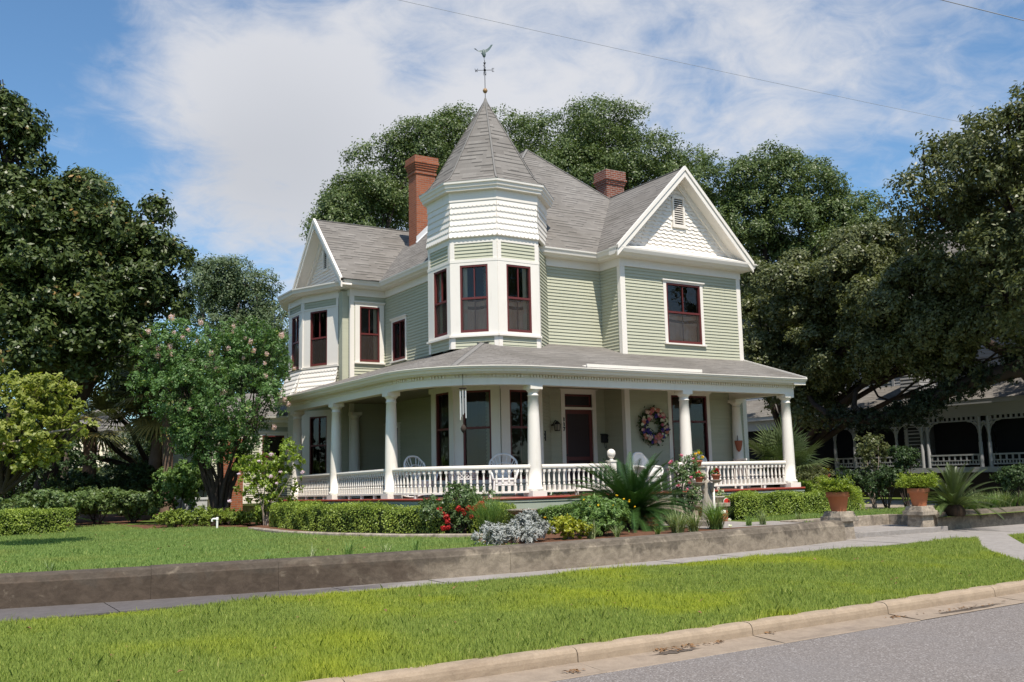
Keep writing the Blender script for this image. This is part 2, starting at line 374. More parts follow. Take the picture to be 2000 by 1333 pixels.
L_SAGO = leafmat('sago_leaf', (.025, .075, .018), (.07, .145, .035), (.16, .19, .05), .34, .12, .5, None, .82)
L_SAGOY = leafmat('sunlit_sago_leaf', (.03, .06, .02), (.11, .14, .045), None, .32, .15, .55)
L_PALM = leafmat('fan_palm_leaf', (.05, .085, .035), (.14, .17, .075), None, .38, .18, .5)
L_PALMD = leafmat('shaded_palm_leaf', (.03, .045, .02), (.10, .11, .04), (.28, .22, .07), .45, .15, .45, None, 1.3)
L_FERN = leafmat('asparagus_fern_leaf', (.13, .2, .02), (.30, .36, .04), None, .5, .3)
L_LIRI = leafmat('liriope_blade', (.1, .16, .05), (.26, .32, .13), (.5, .5, .3), .5, .25)
L_MOSS = leafmat('moss_and_vine_leaf', (.012, .02, .008), (.04, .06, .02), None, .6, .1)
P_PINK = leafmat('pale_pink_petal', (.62, .42, .45), (.82, .66, .66), None, .7, .3, .2)
P_ROSE = leafmat('pink_petal', (.6, .12, .25), (.75, .3, .42), None, .6, .3, .2)
P_RED = leafmat('red_petal', (.34, .02, .022), (.52, .05, .045), None, .6, .25, .2)
P_YEL = leafmat('yellow_petal', (.75, .45, .01), (.85, .62, .04), None, .6, .25, .2)
P_LAV = leafmat('pale_lavender_petal', (.62, .45, .68), (.8, .68, .8), None, .6, .3, .2)
P_WHT = leafmat('white_petal', (.75, .75, .68), (.85, .85, .8), None, .6, .3, .2)
P_BLUE = leafmat('blue_violet_petal', (.05, .04, .28), (.16, .12, .45), None, .6, .2, .2)
P_SAL = leafmat('salmon_petal', (.6, .2, .16), (.75, .38, .28), None, .6, .2, .2)
GRASSV = leafmat('verge_grass', (.117, .152, .037), (.22, .26, .066), (.34, .32, .12), .55, .36, .2, (.42, (.46, .49, .05), .45, .70), 1.75)
GRASSL = leafmat('lawn_grass', (.10, .15, .045), (.18, .238, .075), (.26, .27, .1), .55, .36, .2, (.4, (.3, .34, .1), .45, .7), 1.7)
def soil(name, a, b_, sc=3., bs=.6):
    m, nt, b = new_mat(name); co = nd(nt, 'ShaderNodeTexCoord').outputs['Object']
    n = noise_(nt, co, sc, 8, .65); lk(nt, mix_(nt, ramp_(nt, n, .3, .7), a, b_), b.inputs['Base Color'])
    b.inputs['Roughness'].default_value = .95; b.inputs['Specular IOR Level'].default_value = .1; bump_(nt, b, noise_(nt, co, 30, 4), bs, .02); return m
SOD = soil('sod_under_grass', (.08, .12, .025), (.14, .18, .04))
LAND = soil('far_ground', (.06, .08, .03), (.1, .1, .05))
def concrete(name, base, light, dark, sc, joints=None, stain=None, speck=.3, rough=.9, bump=.35, cracks=None, mot=.35):
    m, nt, b = new_mat(name); co = nd(nt, 'ShaderNodeTexCoord').outputs['Object']
    c = mix_(nt, noise_(nt, co, sc, 8, .62), base, light)
    g = noise_(nt, co, 55, 3, .7)
    c = mix_(nt, math_(nt, 'MULTIPLY', ramp_(nt, g, .45, .7), speck), c, dark)
    if stain:
        for (vs, s2, lo, hi, amt, col, grad) in stain:
            f = noise_(nt, scaled(nt, co, vs), s2, 7, .66, .3)
            if grad:
                sp = nd(nt, 'ShaderNodeSeparateXYZ'); lk(nt, co, sp.inputs[0])
                f = math_(nt, 'ADD', f, math_(nt, 'MULTIPLY', math_(nt, 'SUBTRACT', sp.outputs[grad[0]], grad[1]), grad[2]))
            c = mix_(nt, math_(nt, 'MULTIPLY', ramp_(nt, f, lo, hi), amt), c, col)
    mo = noise_(nt, scaled(nt, co, (1, 1, 1.6)), 5.5, 7, .72, .5); c = mix_(nt, 1., c, mix_(nt, ramp_(nt, mo, .32, .68), tuple(1-mot*x for x in (1, 1.04, 1.08)), (1+mot*.8,)*3), 'MULTIPLY')
    if cracks:
        v = nd(nt, 'ShaderNodeTexVoronoi', feature='DISTANCE_TO_EDGE'); v.inputs['Scale'].default_value = 1
        wv = nd(nt, 'ShaderNodeVectorMath', operation='ADD'); nn = nd(nt, 'ShaderNodeTexNoise'); nn.inputs['Scale'].default_value = 4.; nn.inputs['Detail'].default_value = 5; lk(nt, co, nn.inputs['Vector'])
        lk(nt, scaled(nt, co, cracks), wv.inputs[0]); lk(nt, scaled(nt, nn.outputs['Color'], (.22, .22, .22)), wv.inputs[1]); lk(nt, wv.outputs[0], v.inputs['Vector'])
        c = mix_(nt, ramp_(nt, v.outputs['Distance'], .007, .001), c, (.05, .042, .036))
    lk(nt, c, b.inputs['Base Color']); b.inputs['Roughness'].default_value = rough; b.inputs['Specular IOR Level'].default_value = .25
    bump_(nt, b, g, bump, .006); return m
WALLM = concrete('mildewed_wall_concrete', (.20, .165, .125), (.31, .26, .2), (.11, .093, .075), 1.9, None,
    [((.45, 1, 1.2), 1.1, .40, .70, .94, (.070, .051, .038), (0, 8.0, -.075)), ((1.1, 1.1, .9), 1.6, .5, .62, .7, (.085, .07, .056), (2, .52, .9)), ((1.6, 1.6, 2), 1.7, .6, .7, .45, (.30, .25, .19), None)]  , mot=.27)
WALKM = concrete('sidewalk_concrete', (.25, .23, .212), (.33, .3, .28), (.17, .16, .147), 1.2, None,
    [((.5, 1.6, 1), .8, .42, .62, .9, (.095, .085, .085), (0, 6.5, -.085)), ((1, 1, 1), 2., .58, .75, .5, (.2, .18, .16), None)], mot=.12)
KERBM = concrete('tan_kerb_concrete', (.31, .24, .172), (.37, .29, .21), (.23, .175, .125), 1.4, None, [((.6, 2, 2), 1.4, .5, .75, .6, (.19, .14, .1), None), ((1, 1, 1), 3., .6, .75, .4, (.2, .16, .12), None)], mot=.12)
GUTM = concrete('gutter_concrete', (.26, .205, .155), (.32, .255, .195), (.19, .155, .12), 1.2, None, [((.5, 2, 1), 1.2, .5, .75, .6, (.17, .135, .11), None)], mot=.12)
PIERM = concrete('grey_pier_concrete', (.28, .24, .195), (.40, .34, .27), (.17, .14, .11), 2., None, [((2.5, 2.5, .5), 1.5, .45, .7, .75, (.12, .10, .085), None)])
def asphalt():
    m, nt, b = new_mat('road_asphalt'); co = nd(nt, 'ShaderNodeTexCoord').outputs['Object']
    v = nd(nt, 'ShaderNodeTexVoronoi'); v.inputs['Scale'].default_value = 75; lk(nt, co, v.inputs['Vector'])
    sp = nd(nt, 'ShaderNodeSeparateColor'); lk(nt, v.outputs['Color'], sp.inputs[0])
    c = mix_(nt, sp.outputs[0], (.13, .112, .102), (.24, .213, .197)); c = mix_(nt, ramp_(nt, sp.outputs[1], .88, .95), c, (.34, .315, .3))
    c = mix_(nt, math_(nt, 'MULTIPLY', ramp_(nt, noise_(nt, co, .5, 6, .6), .4, .75), .5), c, (.19, .175, .17))
    lk(nt, c, b.inputs['Base Color']); b.inputs['Roughness'].default_value = .85; b.inputs['Specular IOR Level'].default_value = .3
    bump_(nt, b, v.outputs['Distance'], .6, .008); return m
ROADM = asphalt()
# ---------------------------------------------------------------- ground, road, pavement
ZS, ZY = .29, .62                                                # pavement and yard levels
def struct(o, kind='structure'): o['kind'] = kind; return o
m = MB(); m.quad((-400, -400, 0), (600, -400, 0), (600, 900, 0), (-400, 900, 0)); struct(m.build('ground', LAND))
def yk(x): return 8.02 + .0055*(x-6)**2*.35 + .018*(x-6)          # kerb line, a slow bend
xs = [-24+1.0*i for i in range(75)]
m = MB()
for a, b in zip(xs, xs[1:]):
    m.quad((a, -30, .004), (b, -30, .004), (b, yk(b)-.42, .004), (a, yk(a)-.42, .004))
struct(m.build('road', ROADM))
def kx(i): return -24+2.42*i+.62
KP = [(-.012, .0), (-.008, .09), (.0, .125), (.018, .15), (.045, .163), (.08, .168), (.17, .168), (.17, .0)]
GP = [(-.47, .008), (-.46, .014), (-.25, .02), (-.012, .034)]
for nm, prof, mt, gap in (('kerb', KP, KERBM, .006), ('gutter', GP, GUTM, .003)):
    m = MB()
    for i in range(30):
        a, b = kx(i)+gap, kx(i+1)-gap; dz = .005*sin(i*5.1)
        vs = []
        for k in range(5): x = a+(b-a)*k/4; vs += [(x, yk(x)+d, z+dz) for d, z in prof]
        n = len(prof); m.add(vs, [(r*n+j, (r+1)*n+j, (r+1)*n+j+1, r*n+j+1) for r in range(4) for j in range(n-1)])
        m.add(vs[:n], (tuple(range(n)),)); m.add(vs[-n:], (tuple(reversed(range(n))),))
    struct(m.build(nm, mt))
PUD = bpy.data.materials.new('wet_silt'); PUD.use_nodes = True; _b = PUD.node_tree.nodes['Principled BSDF']; _b.inputs['Base Color'].default_value = (.085, .068, .055, 1); _b.inputs['Roughness'].default_value = .35
def puddle(px, py, lx, ly, label):
    c = G(px, py, .03); R = random.Random(px); m = MB(); n = 26
    def pz(x, y): d = y-yk(x); return .0085+(.0344-.0065 if d > -.012 else .0344+(d+.012)/.238*.0144 if d > -.25 else .02)-.0065+.0
    pts = []
    for k in range(n):
        q = 2*pi*k/n; x = c.x+lx*cos(q)*R.uniform(.6, 1.15); y = min(yk(x)-.02, c.y+.018*(x-c.x)+ly*sin(q)*R.uniform(.5, 1.15)); pts.append((x, y, pz(x, y)))
    m.poly(pts); struct(m.build('puddle', PUD))
puddle(1320, 1272, .34, .06, ''); puddle(1885, 1188, .85, .1, '')
LIT = paint('dry_leaf', (.2, .11, .05), .9, .4, 9.)
m = MB(); R = random.Random(5)                                    # dry leaves and grit washed into the gutter
for (px, py, sx, sy, n) in ((1320, 1268, .4, .08, 60), (1885, 1187, .8, .1, 40), (1120, 1310, .12, .06, 22), (1750, 1205, .15, .06, 22), (1505, 1238, .06, .04, 8), (1410, 1255, .1, .04, 10)):
    c = G(px, py, .03)
    for k in range(n):
        x, y = c.x+R.gauss(0, sx*.5), c.y+R.gauss(0, sy*.5); y = min(y, yk(x)-.03); q = R.uniform(0, 6.3); l = R.uniform(.012, .035); z = .02+.0144*max(0, min(1, (y-yk(x)+.25)/.24))+.006+R.uniform(0, .008)
        m.add([(x+l*cos(q), y+l*sin(q), z), (x+l*.45*cos(q+1.6), y+l*.45*sin(q+1.6), z+R.uniform(0, .015)), (x-l*cos(q), y-l*sin(q), z+.004), (x+l*.45*cos(q-1.6), y+l*.45*sin(q-1.6), z)], [(0, 1, 2, 3)])
m.build('leaf_litter', LIT)['kind'] = 'stuff'
def yw(x): return 13.62 + .0125*(x-9)**2 if x < 17.2 else 13.62+.0125*8.2**2+.02*(x-17.2)   # front face of the garden wall
def ysw(x): return 13.04 if x < 16 else 13.04-.01*(x-16)
m = MB()
for a, b in zip(xs, xs[1:]): m.quad((a, yk(a)+.16, .15), (b, yk(b)+.16, .15), (b, ysw(b)+.3, .255), (a, ysw(a)+.3, .255))
struct(m.build('verge', SOD))
m = MB(); i = 0; x = -22.
while x < 46:
    a, b = x+.006, x+1.52-.006
    m.add([(a, ysw(a), .27), (b, ysw(b), .27), (b, ysw(b), ZS+.004*sin(x*3)), (a, ysw(a), ZS+.004*sin(x*3)), (b, 17.2, ZS+.004*cos(x*2)), (a, 17.2, ZS+.004*cos(x*2))], [(0, 1, 2, 3), (3, 2, 4, 5)])
    x += 1.52
struct(m.build('pavement', WALKM))
m = MB()                                                         # walk from pavement to kerb, on the right
W0 = [(20.1, 13.1), (17.9, 11.6), (15.6, 9.2), (15.3, 8.62)]; W1 = [(21.2, 13.1), (19.3, 11.6), (17.4, 9.3), (17.0, 8.66)]
for k in range(3):
    m.quad((*W0[k], .296-.04*k), (*W0[k+1], .296-.04*(k+1)), (*W1[k+1], .296-.04*(k+1)), (*W1[k], .296-.04*k))
struct(m.build('crossing_walk', WALKM))
m = MB()
for (x0, x1, y0, y1) in ((-60, 17.6, 0, 80), (21.4, 90, 0, 80), (17.6, 21.4, 16.4, 80)):
    k = 40 if y0 == 0 else 1
    for i in range(k):
        a, b = x0+(x1-x0)*i/k, x0+(x1-x0)*(i+1)/k
        ya, yb = (yw(a)+.2, yw(b)+.2) if y0 == 0 else (y0, y0)
        m.quad((a, ya, ZY), (b, yb, ZY), (b, y1, ZY), (a, y1, ZY))
m.quad((17.6, 16.4, ZY), (21.4, 16.4, ZY), (21.4, 16.4, .3), (17.6, 16.4, .3)); m.quad((21.4, 15.2, ZY), (21.4, 16.4, ZY), (21.4, 16.4, .2), (21.4, 15.2, .2)); m.quad((17.6, 14.75, ZY), (17.6, 16.4, ZY), (17.6, 16.4, .2), (17.6, 14.75, .2))
struct(m.build('yard', SOD))
m = MB(); m.box(17.9, 21.45, 14.72, 16.38, .2, .405); struct(m.build('entrance_slab', WALKM, None, .012))
m = MB(); m.box(17.62, 21.38, 16.32, 16.41, .3, .66); m.box(21.39, 21.47, 15.3, 16.41, .2, .66); m.box(17.53, 17.61, 15.1, 16.41, .2, .66); struct(m.build('slab_kerb', PIERM, None, .015))
m = MB(); m.quad((14.7, 15.6, ZY+.008), (17.8, 15.6, ZY+.008), (17.8, 16.9, ZY+.008), (14.7, 16.9, ZY+.008)); m.quad((14.9, 16.9, ZY+.008), (17.1, 16.9, ZY+.008), (17.1, 18.9, ZY+.008), (14.9, 18.9, ZY+.008)); struct(m.build('front_walk', WALKM))
m = MB(); m.quad((23.2, 18.6, ZY+.008), (30.5, 17.5, ZY+.008), (33.4, 40, ZY+.008), (25, 40, ZY+.008)); struct(m.build('driveway', PIERM))
# mulch beds
m = MB()
def bed(pts): m.poly([(x, y, ZY+.012) for x, y in pts])
bed([(8.6, 14.1), (17.5, 14.9), (17.2, 15.5), (14.6, 15.6), (14.4, 18.9), (10.4, 18.6), (9.6, 17.2), (9.0, 15.6)])
bed([(8.2, 27.6), (7.6, 25.2), (7.7, 21.2), (9.0, 18.6), (10.0, 17.2), (11.5, 17.4), (10.2, 19.4), (9.4, 22), (9.5, 29), (8.4, 29)])
bed([(5.2, 31), (5.6, 27), (8.2, 26.5), (8.4, 30)])
bed([(-2, 29.2), (5.4, 31), (9.5, 41), (4, 46), (-8, 40)])
struct(m.build('mulch_bed', MULCH))
# concrete edging strip of the front bed
m = MB(); E_ = [(7.45, 24.6), (7.5, 22), (8.0, 20.2), (8.75, 18.55), (9.7, 17.45), (10.3, 17.0)]
m.sweep(E_, [(-.09, ZY-.05), (-.09, ZY+.06), (-.07, ZY+.08), (.07, ZY+.08), (.09, ZY+.06), (.09, ZY-.05)]); struct(m.build('bed_edging', PIERM))
# ---------------------------------------------------------------- garden wall, two runs, and two gate piers
def gwall(xs_, label, yf, prof, zo=0):
    """a cast wall in lengths with thin open joints"""
    m = MB(); R = random.Random(3)
    for x0, x1 in zip(xs_, xs_[1:]):
        n = max(2, int((x1-x0)/.5)); a, b = x0+.0015, x1-.0015; dz = R.uniform(-.006, .006); dd = R.uniform(-.004, .004)
        m.sweep([(a+(b-a)*i/n, yf(a+(b-a)*i/n)) for i in range(n+1)], [(d+dd, z+dz*(z > .3)) for d, z in prof])
    return tag(m.build('garden_wall', WALLM, None, .006), label, 'wall')
WP = [(-.3, .2), (-.3, .705), (-.26, .72), (-.07, .71), (-.03, .69), (.0, .625), (.012, .61), (.028, .2)]
gwall([-16, -11, -6.1, -2.4, .4, 2.9, 4.6, 6.9, 8.35, 10.9, 13.4, 15.2, 17.42], 'long low mildewed concrete wall running along the pavement left of the gate piers', yw, WP)
gwall([21.35, 22.7, 26.2, 30, 36, 50], 'short stretch of low grey wall edging the bed right of the gate piers', lambda x: 14.95+.024*(x-21.35), [(-.3, .2), (-.3, .72), (-.25, .735), (-.07, .73), (-.03, .70), (.0, .62), (.012, .61), (.03, .2)])
def pier(x, y, label):
    r = empty('gate_pier', (x, y, ZS), label, 'gate pier', 'gate piers')
    m = MB(); m.add([(x+sx*a, y+sy*a, z) for a, z in ((.235, .2), (.205, .68)) for sx, sy in ((-1, -1), (1, -1), (1, 1), (-1, 1))], [(0, 1, 5, 4), (1, 2, 6, 5), (2, 3, 7, 6), (3, 0, 4, 7)]); m.build('shaft', PIERM, r, .012)
    m = MB(); m.box(x-.29, x+.29, y-.29, y+.29, .68, .79); m.add([(x+sx*a, y+sy*a, z) for a, z in ((.255, .792), (.225, .9)) for sx, sy in ((-1, -1), (1, -1), (1, 1), (-1, 1))], [(0, 1, 5, 4), (1, 2, 6, 5), (2, 3, 7, 6), (3, 0, 4, 7), (4, 5, 6, 7)]); m.build('cap', PIERM, r, .015)
PIER1, PIER2 = (17.72, 14.83), (20.98, 15.12)
pier(*PIER1, 'stepped concrete gate pier at the end of the long wall, left of the entrance slab')
pier(*PIER2, 'stepped concrete gate pier between the entrance slab and the short right wall')
# ================================================================ the house
H = empty('victorian_house', (16, 26, ZY), 'two storey sage green house with a shingled corner turret and a white columned wraparound porch', 'house')
ZF, ZC = 1.35, 4.24                                               # porch floor and ceiling
ZFR, ZE = 7.75, 8.2                                               # frieze and eave
class F_:
    """a wall plane: origin (x, y), direction to the right seen from outside"""
    def __init__(s, o, e):
        s.o = Vector(o); s.e = Vector(e); d = s.e-s.o; s.L = d.length; s.u = d.normalized(); s.n = Vector((s.u.y, -s.u.x))
    def p(s, u, d, z): q = s.o+s.u*u+s.n*d; return Vector((q.x, q.y, z))
def siding(mb, F, z0, z1, ops=(), u0=0, u1=None, lim=None, ex=.0945):
    u1 = F.L if u1 is None else u1; z = z1
    zs = sorted({z0, z1, *[a for o in ops for a in o[2:4] if z0 < a < z1]})
    rows = []; k = int(math.ceil((z1-z0)/ex))
    for i in range(k): rows.append((max(z0, z1-(i+1)*ex), z1-i*ex))
    for (a, b) in rows:
        cuts = [a]+[q for q in zs if a+1e-4 < q < b-1e-4]+[b]
        for lo, hi in zip(cuts, cuts[1:]):
            mid = (lo+hi)/2; l, r = lim(mid) if lim else (u0, u1)
            iv = [(l, r)]
            for o in ops:
                if o[2] < mid < o[3]:
                    nv = []
                    for (p, q) in iv:
                        if o[1] <= p or o[0] >= q: nv.append((p, q)); continue
                        if o[0] > p: nv.append((p, o[0]))
                        if o[1] < q: nv.append((o[1], q))
                    iv = nv
            dl = .026-(lo-a)/ex*.023; dh = .026-(hi-a)/ex*.023
            for (p, q) in iv:
                if q-p < .005: continue
                mb.quad(F.p(p, dl, lo), F.p(q, dl, lo), F.p(q, dh, hi), F.p(p, dh, hi))
                if lo == a: mb.quad(F.p(p, 0, lo), F.p(q, 0, lo), F.p(q, dl, lo), F.p(p, dl, lo))
def scallops(mb, F, z0, z1, lim, ex=.15, w=.12, dz=lambda z: 0, thick=.03, round_=True, ops=()):
    rows = int(round((z1-z0)/ex)); ex = (z1-z0)/rows
    for i in range(rows):
        a = z0+i*ex; b = a+ex; l, r = lim((a+b)/2)
        if r-l < .03: continue
        n = max(1, int(round((r-l)/w))); ww = (r-l)/n; off = .5 if i % 2 else 0
        segs = [(l+(j-off)*ww, l+(j+1-off)*ww) for j in range(n+1)]
        for (p, q) in segs:
            p0, q0 = p, q; p, q = max(p, l), min(q, r)
            if q-p < .01 or any(o[0]-.02 < (p+q)/2 < o[1]+.02 and o[2] < (a+b)/2 < o[3] for o in ops): continue
            cut = ww*.42 if round_ else 0; pts = []
            for t in (0, .14, .32, .5, .68, .86, 1):
                x = p0+(q0-p0)*t
                if x < p-1e-6 or x > q+1e-6: continue
                y = a+(cut*(1-sqrt(max(0, 1-(2*t-1)**2))) if round_ else .03*((segs.index((p0, q0))+i//2) % 2)); pts.append((x, y))
            if len(pts) < 2: continue
            if pts[0][0] > p+1e-4: pts.insert(0, (p, pts[0][1]))
            if pts[-1][0] < q-1e-4: pts.append((q, pts[-1][1]))
            lowd = dz(a)+thick+.004; hid = dz(b)+.004; lo = []
            top = [F.p(q, hid, b), F.p(p, hid, b)]
            fr = [F.p(x, lowd+(hid-lowd)*(y-a)/ex, y) for x, y in pts]
            mb.poly(fr+top)
            for (s, t), (x, y) in zip(zip(fr, fr[1:]), pts): mb.quad(s, s-F.n.to_3d()*thick, t-F.n.to_3d()*thick, t)
        cuts = sorted([(o[0], o[1]) for o in ops if o[2] < b and o[3] > a]); e = l
        for (p, q) in cuts+[(r, r)]:
            if p > e: mb.quad(F.p(e, dz(a)-.002, a), F.p(p, dz(a)-.002, a), F.p(p, dz(b)+.001, b+.02), F.p(e, dz(b)+.001, b+.02))
            e = q
def board(mb, F, u0, u1, z0, z1, d0=.0, d1=.035, mi=0):
    mb.obox(F.p(u0, d0, z0), (F.u*(u1-u0)).to_3d(), (F.n*(d1-d0)).to_3d(), (0, 0, z1-z0), mi)
def window(F, uc, w, z0, z1, cl=.12, cr=.12, head=.13, capw=.05, sill=True, cap=True, curtain=None, screen=True, mull=True, rail=None, rec=.03, name='window', sash=MAROON, bottom=.06, split=True):
    """sash opening centred on uc; casing boards left and right, head with cap, sill; sash, panes, curtain and room behind"""
    u0, u1 = uc-w/2, uc+w/2; m = MB()
    board(m, F, u0-cl, u0, z0-bottom, z1, 0, .038); board(m, F, u1, u1+cr, z0-bottom, z1, 0, .038)
    board(m, F, u0-cl, u1+cr, z1, z1+head, 0, .038)
    if cap: board(m, F, u0-cl-capw, u1+cr+capw, z1+head, z1+head+.035, 0, .085); board(m, F, u0-cl-capw*.5, u1+cr+capw*.5, z1+head-.03, z1+head, .038, .06)
    if sill: board(m, F, u0-cl-.03, u1+cr+.03, z0-bottom-.045, z0-bottom, 0, .09)
    else: board(m, F, u0, u1, z0-bottom, z0, 0, .038)
    for (a, b) in ((u0, u0+.002), (u1-.002, u1)): board(m, F, a, b, z0, z1, -.16, .0)
    W = m.build(name, WHITE, H)
    m = MB(); d0, d1 = rec-.075, rec-.03; s = .05; zr = rail or (z0+z1)/2
    board(m, F, u0, u0+s, z0, z1, d0, rec); board(m, F, u1-s, u1, z0, z1, d0, rec)
    board(m, F, u0+s, u1-s, z1-s, z1, d0, rec-.002); board(m, F, u0+s, u1-s, z0, z0+s*1.4, d0, rec-.002)
    if split: board(m, F, u0+s, u1-s, zr-.028, zr+.028, d0, rec-.004)
    if mull:
        board(m, F, uc-.013, uc+.013, zr+.028 if split else z0+s*1.4, z1-s, d0+.01, d1)
        if split: board(m, F, uc-.013, uc+.013, z0+s*1.4, zr-.028, d0-.02, d0)
    m.build('sash', sash, W)
    m = MB(); a, b = u0+s*.5, u1-s*.5
    m.quad(F.p(a, d0+.012, z0), F.p(b, d0+.012, z0), F.p(b, d0+.012, z1), F.p(a, d0+.012, z1)); m.build('pane', GLASS, W)
    if screen:
        m = MB(); m.quad(F.p(u0+s, rec-.02, z0+s), F.p(u1-s, rec-.02, z0+s), F.p(u1-s, rec-.02, zr), F.p(u0+s, rec-.02, zr)); m.build('screen', SCREEN, W)
    if curtain:
        m = MB(); D = -.14
        if 'cafe' in curtain:                                     # lace over the lower sash with swagged bands
            n = 24; zt = zr-.02
            def cz(t, top): return top-.05*sin(pi*t) if top < zt else top
            bands = ((z0+.04, zr-.34, -.16), (zr-.36, zr-.25, -.13), (zr-.16, zr-.03, -.15))
            for (lo, hi, d) in bands:
                vs = []
                for i in range(n+1):
                    t = i/n; x = u0+.03+(w-.06)*t; dd = d+.014*sin(t*47)
                    sg = .045*sin(pi*t)
                    vs += [F.p(x, dd, lo-(sg if lo > z0+.1 else 0)), F.p(x, dd, hi-sg)]
                m.add(vs, [(2*i, 2*i+2, 2*i+3, 2*i+1) for i in range(n)], 0, True)
            m.build('curtain', SHADE, W); m = MB()
        sides = []
        if 'L' in curtain: sides.append((u0+.03, u0+.16*w+.03))
        if 'R' in curtain: sides.append((u1-.03-.17*w, u1-.03))
        for (a, b) in sides:
            n = 12; vs = []
            for i in range(n+1):
                t = i/n; x = a+(b-a)*t; dd = D+.022*sin(t*25); vs += [F.p(x, dd, z0+.02), F.p(x, dd, z1)]
            m.add(vs, [(2*i, 2*i+2, 2*i+3, 2*i+1) for i in range(n)], 0, True)
        if m.v: m.build('curtain', CURT, W)
    m = MB(); D = -.75; e = .15                                   # the dark room behind
    p = [F.p(u, d, z) for d in (-.1, D) for u, z in ((u0-e, z0-e), (u1+e, z0-e), (u1+e, z1+e), (u0-e, z1+e))]
    m.add(p, [(4, 5, 6, 7), (0, 1, 5, 4), (1, 2, 6, 5), (2, 3, 7, 6), (3, 0, 4, 7)]); m.build('room', DARK, W)
    return W
# ---- wall planes
XR0, XR1, YW, YR = 17.09, 21.75, 21.5, 22.45
XL, YI, XLW = 13.17, 29.05, 11.95
WING = F_((XR0, YW), (XR1, YW)); RETURN = F_((XR0, YR), (XR0, YW)); RECESS = F_((14.9, YR), (XR0, YR))
LEFT = F_((XL, YI), (XL, 22.0)); LWING = F_((XLW, YI), (XL, YI)); STRIP = F_((XLW, 29.52), (XLW, YI))
BB, BA = (11.75, 29.56), (11.08, 31.13)
BAYD = F_(BA, BB); BAYL = F_((11.08, 32.5), BA); BAYK = F_((11.75, 34.05), (11.08, 32.5))
RIGHT = F_((XR1, YW), (XR1, 33.5)); BACK = F_((XR1, 33.5), (12, 33.5))
TX, TY, TS = 13.68, 23.15, 1.285; TR = TS*1.20711
def oct_(m=1.): return [(TX+TR/cos(pi/8)*m*cos(radians(-22.5-45*k)), TY+TR/cos(pi/8)*m*sin(radians(-22.5-45*k))) for k in range(8)]
OC = oct_()                                                       # clockwise from the east-south vertex
TD, TC_, TB_, TA, TAK, TK = [F_(OC[(k+1) % 8], OC[k]) for k in (0, 1, 2, 3, 4, 5)]
# vertex 0 is (+R,-s/2), 1 is (+s/2,-R): facet D; then C front, B diagonal, A left
def wop(F, uc, w, z0, z1): return (uc-w/2-.01, uc+w/2+.01, z0-.0, z1+.0)
wall_specs = []
def wall(F, z0, z1, ops=(), **k):
    m = MB(); siding(m, F, z0, z1, ops, **k); return m.build('wall', SIDING, H)
ucW = 2.35-.01; Wo = [wop(WING, ucW, 1.33, 5.61, 7.40), wop(WING, ucW+.02, 1.38, 1.5, 4.06)]
wall(WING, ZF, ZFR, Wo); wall(RETURN, ZF, ZFR)
dC = 16.2-.04-14.9; Ro = [(dC-.5, dC+.46, ZF, 4.12)]
wall(RECESS, ZF, ZFR, Ro)
Lo = [wop(LEFT, 2.05-.95, .94, 5.58, 6.84), (.12, 1.02, ZF, 3.43)]
wall(LEFT, ZF, ZFR, Lo)
LWo = [wop(LWING, .65, .70, 5.61, 7.42)]
wall(LWING, ZF, ZFR, LWo); wall(STRIP, ZF, ZFR); wall(RIGHT, ZF, ZFR); wall(BACK, .9, ZFR)
BDo = [wop(BAYD, .80, .80, 5.58, 7.41), wop(BAYD, .80, .80, 1.6, 3.9)]
m = MB()
for F, ops in ((BAYD, BDo), (BAYL, [wop(BAYL, .75, .75, 5.58, 7.41)]), (BAYK, ())): siding(m, F, ZF, ZFR, ops)
m.build('bay_wall', SIDING, H)
# ---- tower walls
m = MB()
for F in (TA, TB_, TC_): siding(m, F, 5.2, 5.55); siding(m, F, 7.6, 8.05)
siding(m, TD, ZF, 8.05); siding(m, TAK, 5.2, 8.05)
for F in (TA, TB_, TC_, TAK): siding(m, F, ZF, 1.75)
m.build('tower_wall', SIDING, H)
m = MB(); tq = TS/2
for F in (TA, TB_, TC_):
    for z0, z1 in ((7.52, 7.6),): board(m, F, -.02, TS+.02, z0, z1, 0, .045)
    board(m, F, -.03, TS+.03, 5.5, 5.55, 0, .09); board(m, F, -.02, TS+.02, 8.04, 8.2, 0, .03)
    for z0, z1 in ((5.2, 5.5), (7.6, 8.04)): board(m, F, -.005, .11, z0, z1, 0, .032); board(m, F, TS-.11, TS+.005, z0, z1, 0, .032)
    board(m, F, -.02, TS+.02, 4.1, 4.26, 0, .045)
board(m, TD, 0, .12, 4.3, 8.04, 0, .03)
m.build('tower_trim', WHITE, H)
for F, cur in ((TA, 'L'), (TB_, 'L cafe'), (TC_, 'R cafe')):
    uc = tq+(.08 if F is TA else .0)
    window(F, uc, .77, 5.62, 7.44, uc-.385+.012, TS-uc-.385+.012, .08, cap=False, sill=False, curtain=cur, bottom=.08, rail=6.54)
    window(F, tq+(.1 if F is TA else .02), .76 if F is not TC_ else .78, 1.75, 4.08, tq-.38, tq-.4, .02, cap=False, sill=False, screen=False, rail=3.1, bottom=.1, mull=F is TC_, rec=.02)
window(WING, ucW, 1.33, 5.61, 7.40, .11, .11, .06, curtain='cafe', bottom=.01, rail=6.53)
window(LWING, .65, .70, 5.61, 7.42, .16, .15, .12, curtain='R', bottom=.03, rail=6.52)
window(LEFT, 2.05-.95, .94, 5.58, 6.84, .08, .08, .09, screen=False, bottom=.02, split=False, mull=True, rail=6.2, sash=DARKRED)
window(BAYD, .80, .80, 5.58, 7.41, .42, .5, .06, cap=False, bottom=.03, rail=6.5)
window(BAYL, .75, .75, 5.58, 7.41, .33, .33, .06, cap=False, curtain='R', bottom=.03, rail=6.5)
